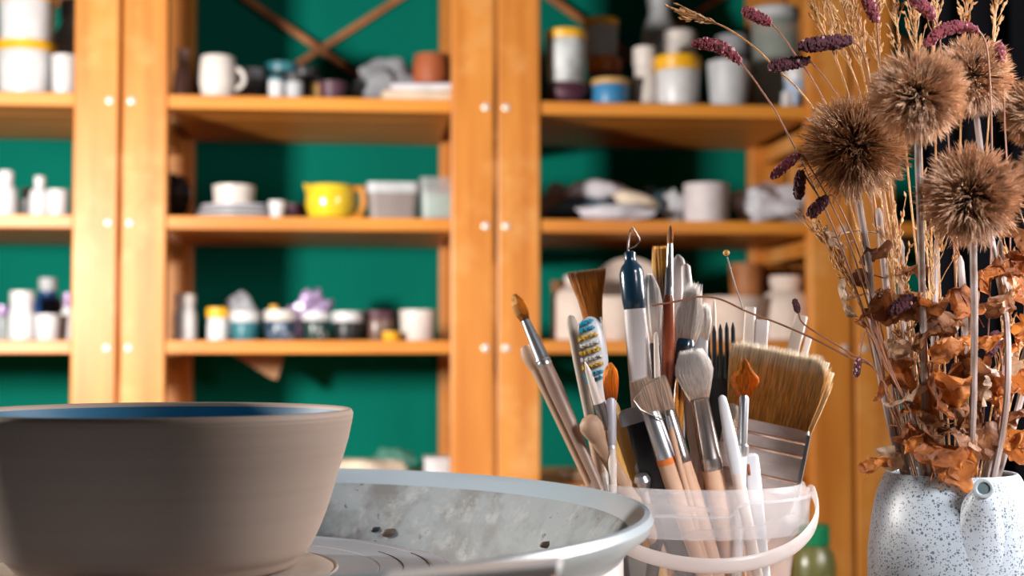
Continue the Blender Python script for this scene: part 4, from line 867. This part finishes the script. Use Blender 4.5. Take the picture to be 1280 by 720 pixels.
# ------------------------------------------------ dried flowers
vb = Vector(vz.location)
def spline(pts, n=8):
    out = []
    for i in range(len(pts)-1):
        p0 = pts[max(i-1, 0)]; p1 = pts[i]; p2 = pts[i+1]; p3 = pts[min(i+2, len(pts)-1)]
        for j in range(n):
            t_ = j/n; out.append(0.5*((2*p1)+(-p0+p2)*t_+(2*p0-5*p1+4*p2-p3)*t_*t_+(-p0+3*p1-3*p2+p3)*t_**3))
    out.append(pts[-1]); return out
def stem_path(pp, base_off=None):
    """pp from top to the rim: (px, py, d); extended into the vase"""
    pts = [P(*q) for q in pp]; last = pts[-1]
    cx, cy = vb.x, vb.y
    v = Vector((last.x-cx, last.y-cy, 0)); lim = 68*kv
    if v.length > lim: last = Vector((cx, cy, 0))+v*(lim/v.length)+Vector((0, 0, last.z)); pts[-1] = last
    b = Vector((cx-v.x*0.45, cy-v.y*0.45, vb.z+0.010+0.0)); pts.append(b)
    return spline(pts)
def globe(label, c, d, rpx, pp, m=HAIRT, m2=HAIRI, n=3000, seed=0):
    path = stem_path(pp); r = thing('globe_thistle', label, 'dried flower', path[-1], 0, 'round fluffy dried seed heads')
    off = path[-1]
    MB().tube(path, [0.0019]+[0.0021]*(len(path)-1), 8).build('stem', STEM, r, off=off)
    cc = P(c[0], c[1], d); R_ = rpx*d/F
    hd = MB().blob(cc, (R_*0.46,)*3, 18, 12, None, 0.2, 3, seed).build('seed_core', CORE, r, off=off)
    rnd = random.Random(seed+50)
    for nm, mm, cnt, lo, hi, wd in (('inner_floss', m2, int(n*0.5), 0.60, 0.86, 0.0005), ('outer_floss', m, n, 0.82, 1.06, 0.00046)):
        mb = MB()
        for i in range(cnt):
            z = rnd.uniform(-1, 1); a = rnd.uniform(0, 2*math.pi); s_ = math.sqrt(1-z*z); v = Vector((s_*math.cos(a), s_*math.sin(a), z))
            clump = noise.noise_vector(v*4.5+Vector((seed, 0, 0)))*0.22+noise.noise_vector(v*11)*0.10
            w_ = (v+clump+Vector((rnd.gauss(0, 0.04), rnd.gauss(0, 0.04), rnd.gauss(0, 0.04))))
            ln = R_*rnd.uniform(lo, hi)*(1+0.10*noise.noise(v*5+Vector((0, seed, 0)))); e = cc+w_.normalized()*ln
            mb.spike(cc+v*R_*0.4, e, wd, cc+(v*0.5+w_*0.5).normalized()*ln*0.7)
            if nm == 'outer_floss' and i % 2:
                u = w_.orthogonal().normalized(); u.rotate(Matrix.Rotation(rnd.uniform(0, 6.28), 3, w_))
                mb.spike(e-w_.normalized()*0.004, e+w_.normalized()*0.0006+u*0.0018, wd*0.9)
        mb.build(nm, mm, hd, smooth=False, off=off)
    return r
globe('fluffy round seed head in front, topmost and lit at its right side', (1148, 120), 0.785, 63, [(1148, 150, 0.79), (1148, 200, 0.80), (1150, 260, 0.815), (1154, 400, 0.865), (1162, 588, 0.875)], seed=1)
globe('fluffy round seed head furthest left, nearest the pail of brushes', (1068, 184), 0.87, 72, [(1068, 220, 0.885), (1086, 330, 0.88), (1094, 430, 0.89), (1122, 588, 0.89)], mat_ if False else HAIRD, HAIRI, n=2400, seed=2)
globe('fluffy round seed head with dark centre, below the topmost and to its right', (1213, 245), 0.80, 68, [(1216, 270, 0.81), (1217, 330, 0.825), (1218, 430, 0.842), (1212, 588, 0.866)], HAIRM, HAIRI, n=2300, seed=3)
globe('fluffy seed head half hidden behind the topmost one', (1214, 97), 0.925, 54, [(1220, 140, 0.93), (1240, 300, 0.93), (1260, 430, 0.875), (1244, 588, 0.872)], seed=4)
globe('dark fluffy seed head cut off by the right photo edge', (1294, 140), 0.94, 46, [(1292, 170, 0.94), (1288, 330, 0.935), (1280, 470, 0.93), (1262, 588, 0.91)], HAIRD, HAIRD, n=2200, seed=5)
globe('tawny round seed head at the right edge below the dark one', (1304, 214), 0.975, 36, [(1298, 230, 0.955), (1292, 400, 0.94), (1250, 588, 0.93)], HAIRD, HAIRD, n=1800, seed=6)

def catkin(label, a, b, d, hw, pp, m=BURG, m2=BURGL, seed=0, bend=0, pale=0.12, d2=None):
    """burgundy flower spike from tip pixel a to base pixel b; pp continues the stem from b downwards"""
    path = stem_path([(b[0], b[1], d2 or d)]+pp) if pp else None
    return path
def spikehead(label, a, b, d, hw, pp, m=BURG, seed=0, bend=0.0, pale=0.1):
    path = stem_path([(b[0], b[1], d)]+pp); off = path[-1]
    r = thing('burnet_spike', label, 'dried flower', off, 0, 'burgundy dried flower spikes')
    MB().tube(path, [0.0004]+[0.00055]*(len(path)-2)+[0.0008], 6).build('stem', STEMT, r, off=off)
    A = P(a[0], a[1], d); B = P(b[0], b[1], d); ax = (A-B); Ln = ax.length; t_ = ax.normalized()
    up = Vector((0, 0, 1)); sd = (up-t_*up.dot(t_)).normalized(); ot = t_.cross(sd); rnd = random.Random(seed)
    mb = MB(); mb2 = MB(); R_ = hw*d/F
    def cen(s_): return B+ax*s_+sd*math.sin(s_*math.pi)*bend*Ln
    cs = [cen(i/8) for i in range(9)]
    mb.tube(cs, [R_*w_ for w_ in (0.3, 0.6, 0.72, 0.78, 0.8, 0.78, 0.72, 0.6, 0.3)], 10)
    cnt = int(60+Ln/0.0006)*2
    for i in range(cnt):
        s_ = rnd.random(); ph = rnd.uniform(0, 6.283); prof = min(1, 0.45+2.2*s_)*min(1, 0.4+3.5*(1-s_))
        n_ = sd*math.cos(ph)+ot*math.sin(ph); p = cen(s_)+n_*R_*0.78*prof
        rr = R_*rnd.uniform(0.16, 0.27)
        (mb2 if rnd.random() < pale*0.5 else mb).blob(p, (rr, rr, rr*1.2), 5, 4)
    h = mb.build('flower_spike', m, r, off=off)
    if mb2.v: mb2.build('stamens', BURGL, h, off=off)
    return r
spikehead('long curved burgundy spike reaching furthest left over the shelves', (866, 54), (926, 78), 0.90, 8.5, [(950, 110, 0.90), (985, 168, 0.90), (1060, 330, 0.90), (1100, 480, 0.90), (1135, 588, 0.89)], seed=1, bend=0.13, pale=0.22)
spikehead('short burgundy spike above the curved one, top left of the bouquet', (928, 12), (964, 29), 0.91, 8, [(990, 62, 0.91), (1040, 150, 0.91), (1085, 330, 0.905), (1128, 588, 0.90)], seed=2, pale=0.05)
spikehead('dark burgundy spike pointing left beside the golden grass', (960, 84), (1012, 75), 0.90, 8.5, [(1040, 110, 0.90), (1075, 180, 0.90), (1110, 380, 0.90), (1140, 588, 0.88)], seed=3, m=BURGD, pale=0.12)
spikehead('dark burgundy spike crossing in front of the golden grass', (999, 58), (1064, 50), 0.89, 10, [(1085, 90, 0.90), (1110, 300, 0.905), (1145, 588, 0.90)], seed=4, m=BURGD, pale=0.04)
spikehead('burgundy spike with pale edge hanging left of the left seed head', (964, 222), (998, 193), 0.87, 7, [(1010, 205, 0.87), (1060, 300, 0.87), (1100, 430, 0.87), (1138, 588, 0.86)], seed=5, pale=0.3)
spikehead('small plum spike hanging downward beside the left seed head', (998, 248), (1001, 214), 0.86, 8, [(1010, 225, 0.86), (1040, 280, 0.865), (1100, 440, 0.87), (1150, 588, 0.855)], seed=6, m=BURGD, pale=0)
spikehead('small dark oval spike under the left seed head', (1011, 270), (1034, 247), 0.86, 8.5, [(1045, 250, 0.862), (1075, 320, 0.87), (1110, 450, 0.875), (1152, 588, 0.86)], seed=7, m=BURGD, pale=0)
spikehead('curved burgundy spike lying over the topmost seed head', (1156, 56), (1222, 36), 0.86, 9, [(1235, 70, 0.875), (1240, 200, 0.90), (1236, 400, 0.90), (1222, 588, 0.89)], seed=8, bend=0.16, pale=0.04)
spikehead('burgundy spike at the top edge above the topmost seed head', (1138, -8), (1168, 22), 0.90, 9, [(1176, 60, 0.905), (1190, 250, 0.91), (1200, 588, 0.91)], seed=9, pale=0.1)
spikehead('burgundy spike at the top edge beside the golden grass', (1080, -12), (1096, 27), 0.90, 9, [(1100, 80, 0.905), (1120, 300, 0.91), (1165, 588, 0.91)], seed=10, pale=0.15)
spikehead('small burgundy spike right of the half hidden seed head', (1249, 54), (1252, 78), 0.91, 7, [(1256, 150, 0.915), (1262, 350, 0.92), (1235, 588, 0.91)], seed=11, pale=0.2)
spikehead('tiny dark spike on the twig over the flat brush', (993, 374), (998, 391), 0.87, 4.5, [(1007, 407, 0.87), (1060, 440, 0.87), (1100, 470, 0.87), (1136, 588, 0.87)], seed=12, m=BURGD, pale=0)
spikehead('small grey brown cone hanging left of the stems', (1070, 471), (1074, 447), 0.87, 5, [(1082, 415, 0.87), (1096, 440, 0.872), (1110, 500, 0.875), (1140, 588, 0.88)], seed=13, m=BURGD, pale=0.35)
spikehead('dark plum spike lying among the brown leaves', (1112, 390), (1144, 372), 0.86, 9, [(1156, 400, 0.865), (1160, 480, 0.87), (1176, 588, 0.87)], seed=14, m=BURGD, pale=0.02)
spikehead('plum spike between leaves right of the centre stem', (1236, 444), (1246, 415), 0.88, 9, [(1252, 470, 0.89), (1240, 588, 0.885)], seed=15, m=BURGD, pale=0.05)

# long twig over the pail with a button bud
tp = [P(815, 382, 0.885), P(850, 376, 0.885), P(872, 371, 0.885), P(900, 374, 0.885), P(935, 390, 0.88), P(975, 405, 0.88), P(1020, 425, 0.88), P(1060, 446, 0.88), P(1095, 463, 0.88), P(1118, 520, 0.885), P(1130, 588, 0.885)]
off = Vector((vb.x-0.02, vb.y, vb.z+0.01)); tp.append(off)
r = thing('dried_twig', 'long thin brown twig with yellow button bud arching left over the pail', 'dried flower', off)
MB().tube(spline(tp), 0.00062, 6).build('stem', STEMT, r, off=off)
MB().tube([P(929, 387, 0.88), P(920, 360, 0.88), P(909, 321, 0.88)], 0.00045, 6).build('side_stem', STEM, r, off=off)
MB().blob(P(908, 316, 0.88), (0.0022, 0.0022, 0.002), 12, 8).build('bud', GOLDW, r, off=off)

# golden grasses
def grass(i, pp, tops, label, n=26, d=0.9):
    path = stem_path(pp); off = path[-1]; r = thing('straw_stalk', label, 'dried grass', off, 0, 'golden dried grass stalks'); rnd = random.Random(i*13+3)
    MB().tube(path, [0.0004]+[0.00065]*(len(path)-1), 5).build('stem', STRAW, r, off=off)
    mb = MB(); L_ = len(path)
    for j in range(n):
        s_ = rnd.uniform(0.0, tops); idx = s_*(L_-2); a = path[int(idx)].lerp(path[int(idx)+1], idx-int(idx))
        t_ = (path[int(idx)]-path[int(idx)+1]).normalized(); dv = (t_+Vector((rnd.uniform(-.45, .45), rnd.uniform(-.3, .3), rnd.uniform(-.1, .3)))).normalized()
        ln = rnd.uniform(0.008, 0.028); b = a+dv*ln
        mb.tube([a, a.lerp(b, 0.5)+Vector((rnd.uniform(-1, 1), 0, rnd.uniform(-1, 1)))*0.0012, b], 0.00026, 4)
        for q in range(rnd.randint(2, 4)):
            c_ = a.lerp(b, rnd.uniform(0.4, 1.0)); v = (dv+Vector((rnd.uniform(-.5, .5), rnd.uniform(-.5, .5), rnd.uniform(-.5, .5)))).normalized()
            mb.tube([c_, c_+v*0.0018, c_+v*0.0042], [0.0003, 0.0009, 0.0001], 5)
    mb.build('seed_spray', STRAW, r, off=off); return r
gr = [([(880, 26, .90), (910, 36, .90), (960, 75, .90), (1030, 160, .90), (1090, 360, .89), (1140, 588, .89)], 0.16, 'thin golden grass stalk reaching left past the right post'),
      ([(1010, -8, .90), (1030, 40, .90), (1058, 110, .90), (1095, 260, .905), (1142, 588, .905)], 0.34, 'golden grass stalk before the right post, leftmost of the fan'),
      ([(1030, -12, .91), (1050, 50, .91), (1078, 130, .91), (1110, 300, .91), (1150, 588, .91)], 0.34, 'golden grass stalk second from the left in the fan'),
      ([(1048, -12, .90), (1066, 50, .90), (1085, 120, .90), (1118, 320, .905), (1158, 588, .90)], 0.34, 'golden grass stalk in the middle of the fan before the post'),
      ([(1062, -14, .92), (1080, 60, .92), (1092, 130, .92), (1125, 320, .92), (1163, 588, .915)], 0.34, 'golden grass stalk at the right of the fan before the post'),
      ([(1092, 10, .91), (1098, 70, .91), (1102, 140, .91), (1130, 340, .91), (1170, 588, .91)], 0.3, 'golden grass stalk between post edge and topmost seed head'),
      ([(1118, -8, .91), (1124, 60, .91), (1130, 160, .91), (1150, 360, .91), (1176, 588, .905)], 0.25, 'pale grass stalk behind the topmost seed head, left one'),
      ([(1140, -12, .92), (1146, 60, .92), (1150, 160, .92), (1162, 360, .92), (1182, 588, .91)], 0.25, 'pale grass stalk rising straight behind the topmost seed head'),
      ([(1172, -12, .92), (1168, 60, .92), (1170, 200, .92), (1175, 360, .92), (1188, 588, .91)], 0.25, 'pale grass stalk rising above the curved burgundy spike'),
      ([(1212, -12, .93), (1204, 60, .93), (1200, 200, .93), (1195, 360, .92), (1194, 588, .91)], 0.22, 'orange grass stalk above the half hidden seed head, left one'),
      ([(1246, -12, .93), (1242, 60, .93), (1232, 200, .93), (1215, 360, .92), (1206, 588, .91)], 0.2, 'orange grass stalk rising right of the half hidden seed head'),
      ([(1028, 300, .88), (1060, 350, .88), (1090, 420, .88), (1112, 500, .88), (1140, 588, .88)], 0.3, 'short golden stalk bending left below the left seed head'),
      ([(1163, 262, .89), (1165, 330, .89), (1166, 420, .89), (1170, 500, .89), (1176, 588, .89)], 0.6, 'dense straw stalk standing between the two lower seed heads'),
      ([(1173, 268, .90), (1173, 330, .90), (1172, 420, .90), (1176, 500, .90), (1182, 588, .90)], 0.6, 'dense straw stalk just left of the dark seed head'),
      ([(1111, 300, .89), (1118, 360, .89), (1128, 430, .89), (1140, 500, .89), (1152, 588, .89)], 0.6, 'straw stalk standing below the left seed head'),
      ([(1124, 290, .90), (1130, 360, .90), (1138, 430, .90), (1146, 500, .90), (1158, 588, .90)], 0.6, 'straw stalk right of the one below the left seed head'),
      ([(1262, 330, .90), (1258, 400, .90), (1250, 450, .90), (1240, 510, .90), (1226, 588, .90)], 0.6, 'straw stalk among leaves at the right of the bouquet'),
      ([(1284, 330, .91), (1280, 400, .91), (1272, 450, .91), (1262, 510, .90), (1240, 588, .90)], 0.6, 'straw stalk at the right photo edge among leaves')]
for i, (pp, tops, lab) in enumerate(gr): grass(i, pp, tops, lab, 30 if tops > 0.28 else 20)

# leafy stems
def leaf_mb(c, ln, wd, seed, rx):
    rnd = random.Random(seed); mb = MB(); nu, nv = 18, 12; cu = rnd.uniform(0.6, 2.2)*rnd.choice((-1, 1)); cv = rnd.uniform(0.6, 2.0)*rnd.choice((-1, 1))
    R_ = Matrix.Rotation(rnd.uniform(-0.9, 0.9), 3, 'Y') @ Matrix.Rotation(rnd.uniform(-0.8, 0.8), 3, 'X') @ Matrix.Rotation(rx, 3, 'Y') @ Matrix.Rotation(rnd.uniform(-1.2, 1.2), 3, 'Z')
    for i in range(nu+1):
        u = i/nu; wv = wd*math.sin(math.pi*min(0.98, 0.04+u*0.95))**0.7*(1-0.25*u)*(1+0.22*noise.noise(Vector((u*7, seed, 0))))
        for j in range(nv+1):
            v = j/nv-0.5
            a = cu*u; z = ln*(math.sin(a)/cu); y0 = ln*(1-math.cos(a))/cu
            b = cv*v*1.4; x = wv*math.sin(b)/(cv*1.4)*2; y1 = wv*(1-math.cos(b))/(cv*1.4)*2
            p = Vector((x, y0+y1, z)); q = noise.noise_vector(p*95+Vector((seed, seed*2.1, 0)))*0.0075+noise.noise_vector(p*260+Vector((seed, 0, 5)))*0.0026
            mb.v.append(Vector(c)+R_ @ (p+q))
    for i in range(nu):
        for j in range(nv): a = i*(nv+1)+j; mb.f.append((a, a+1, a+nv+2, a+nv+1))
    mb.spike(Vector(c)+R_ @ Vector((0, 0, -0.006)), Vector(c)+R_ @ Vector((0, 0, 0.004)), 0.0005)
    return mb
def leafy(label, pp, leaves, seed):
    path = stem_path(pp); off = path[-1]; r = thing('leafy_stem', label, 'dried stem', off, 0, 'leafy dried stems in the vase')
    MB().tube(path, [0.001]+[0.0023]*(len(path)-1), 8).build('stem', STEM, r, off=off)
    for i, (px, py, d, lpx, mi) in enumerate(leaves):
        c = P(px, py, d); lpx *= 1.08; wd = lpx*d/F*0.56
        mb = leaf_mb((0, 0, 0), lpx*d/F, wd, seed*40+i, random.Random(seed*9+i).uniform(-2.6, 2.6))
        mid = sum(mb.v, Vector((0, 0, 0)))/len(mb.v)
        for v in mb.v: v += c-mid
        # petiole reaching the stem
        near = min(path, key=lambda q: (q-c).length)
        if (near-c).length > 0.004: mb.tube([near, near.lerp(c, 0.5)+Vector((0, 0, 0.003)), c], 0.0005, 4)
        mb.build('leaf', LEAFS[mi], r, off=off)
    return r
leafy('leafy dried stem at the left with a pale curled leaf beside the orange post', [(1098, 260, .90), (1108, 360, .90), (1115, 430, .90), (1133, 588, .89)],
      [(1058, 375, .87, 42, 3), (1076, 350, .88, 34, 1), (1082, 395, .87, 36, 0), (1104, 385, .87, 46, 0), (1040, 296, .88, 34, 3), (1092, 318, .88, 34, 1), (1112, 480, .88, 40, 0), (1100, 372, .89, 34, 1), (1098, 582, .875, 34, 2), (1110, 575, .88, 26, 3)], 1)
leafy('leafy dried stem left of centre with brown curled leaves', [(1126, 300, .91), (1130, 420, .90), (1142, 588, .87)],
      [(1130, 382, .875, 46, 1), (1135, 340, .90, 44, 1), (1120, 435, .87, 36, 3), (1132, 498, .87, 46, 3), (1148, 505, .875, 50, 2), (1140, 540, .87, 44, 0), (1160, 398, .87, 52, 1), (1128, 470, .88, 40, 0)], 2)
leafy('leafy dried stem at the centre with the largest orange leaves', [(1170, 300, .90), (1168, 420, .89), (1172, 588, .865)],
      [(1158, 385, .86, 54, 0), (1172, 415, .86, 54, 1), (1182, 430, .86, 46, 2), (1186, 480, .855, 66, 2), (1176, 500, .86, 60, 0), (1168, 540, .86, 50, 1), (1178, 566, .855, 62, 0), (1200, 585, .855, 50, 2), (1150, 560, .865, 44, 2), (1196, 545, .86, 54, 1)], 3)
leafy('leafy dried stem right of centre below the dark seed head', [(1200, 320, .91), (1206, 420, .90), (1198, 588, .88)],
      [(1208, 378, .87, 46, 0), (1232, 430, .86, 46, 2), (1205, 430, .87, 46, 2), (1216, 455, .86, 54, 1), (1200, 470, .87, 44, 0), (1228, 480, .87, 44, 3), (1212, 520, .87, 52, 1), (1224, 545, .87, 46, 1), (1160, 250, .855, 40, 2)], 4)
leafy('leafy dried stem near the right edge with rust leaves', [(1250, 300, .92), (1256, 420, .91), (1238, 588, .90)],
      [(1236, 340, .88, 48, 0), (1250, 380, .88, 50, 1), (1240, 470, .88, 48, 0), (1262, 350, .89, 44, 2), (1262, 450, .88, 40, 3), (1255, 500, .88, 44, 0), (1238, 500, .88, 40, 2), (1270, 330, .89, 44, 0)], 5)
leafy('leafy dried stem at the far right edge of the bouquet', [(1290, 320, .93), (1286, 450, .92), (1256, 588, .91)],
      [(1276, 300, .90, 50, 1), (1285, 370, .90, 50, 0), (1275, 420, .89, 44, 2), (1280, 470, .89, 44, 0), (1276, 520, .89, 50, 1), (1280, 560, .89, 44, 0), (1262, 545, .89, 36, 2), (1272, 255, .91, 34, 1)], 6)
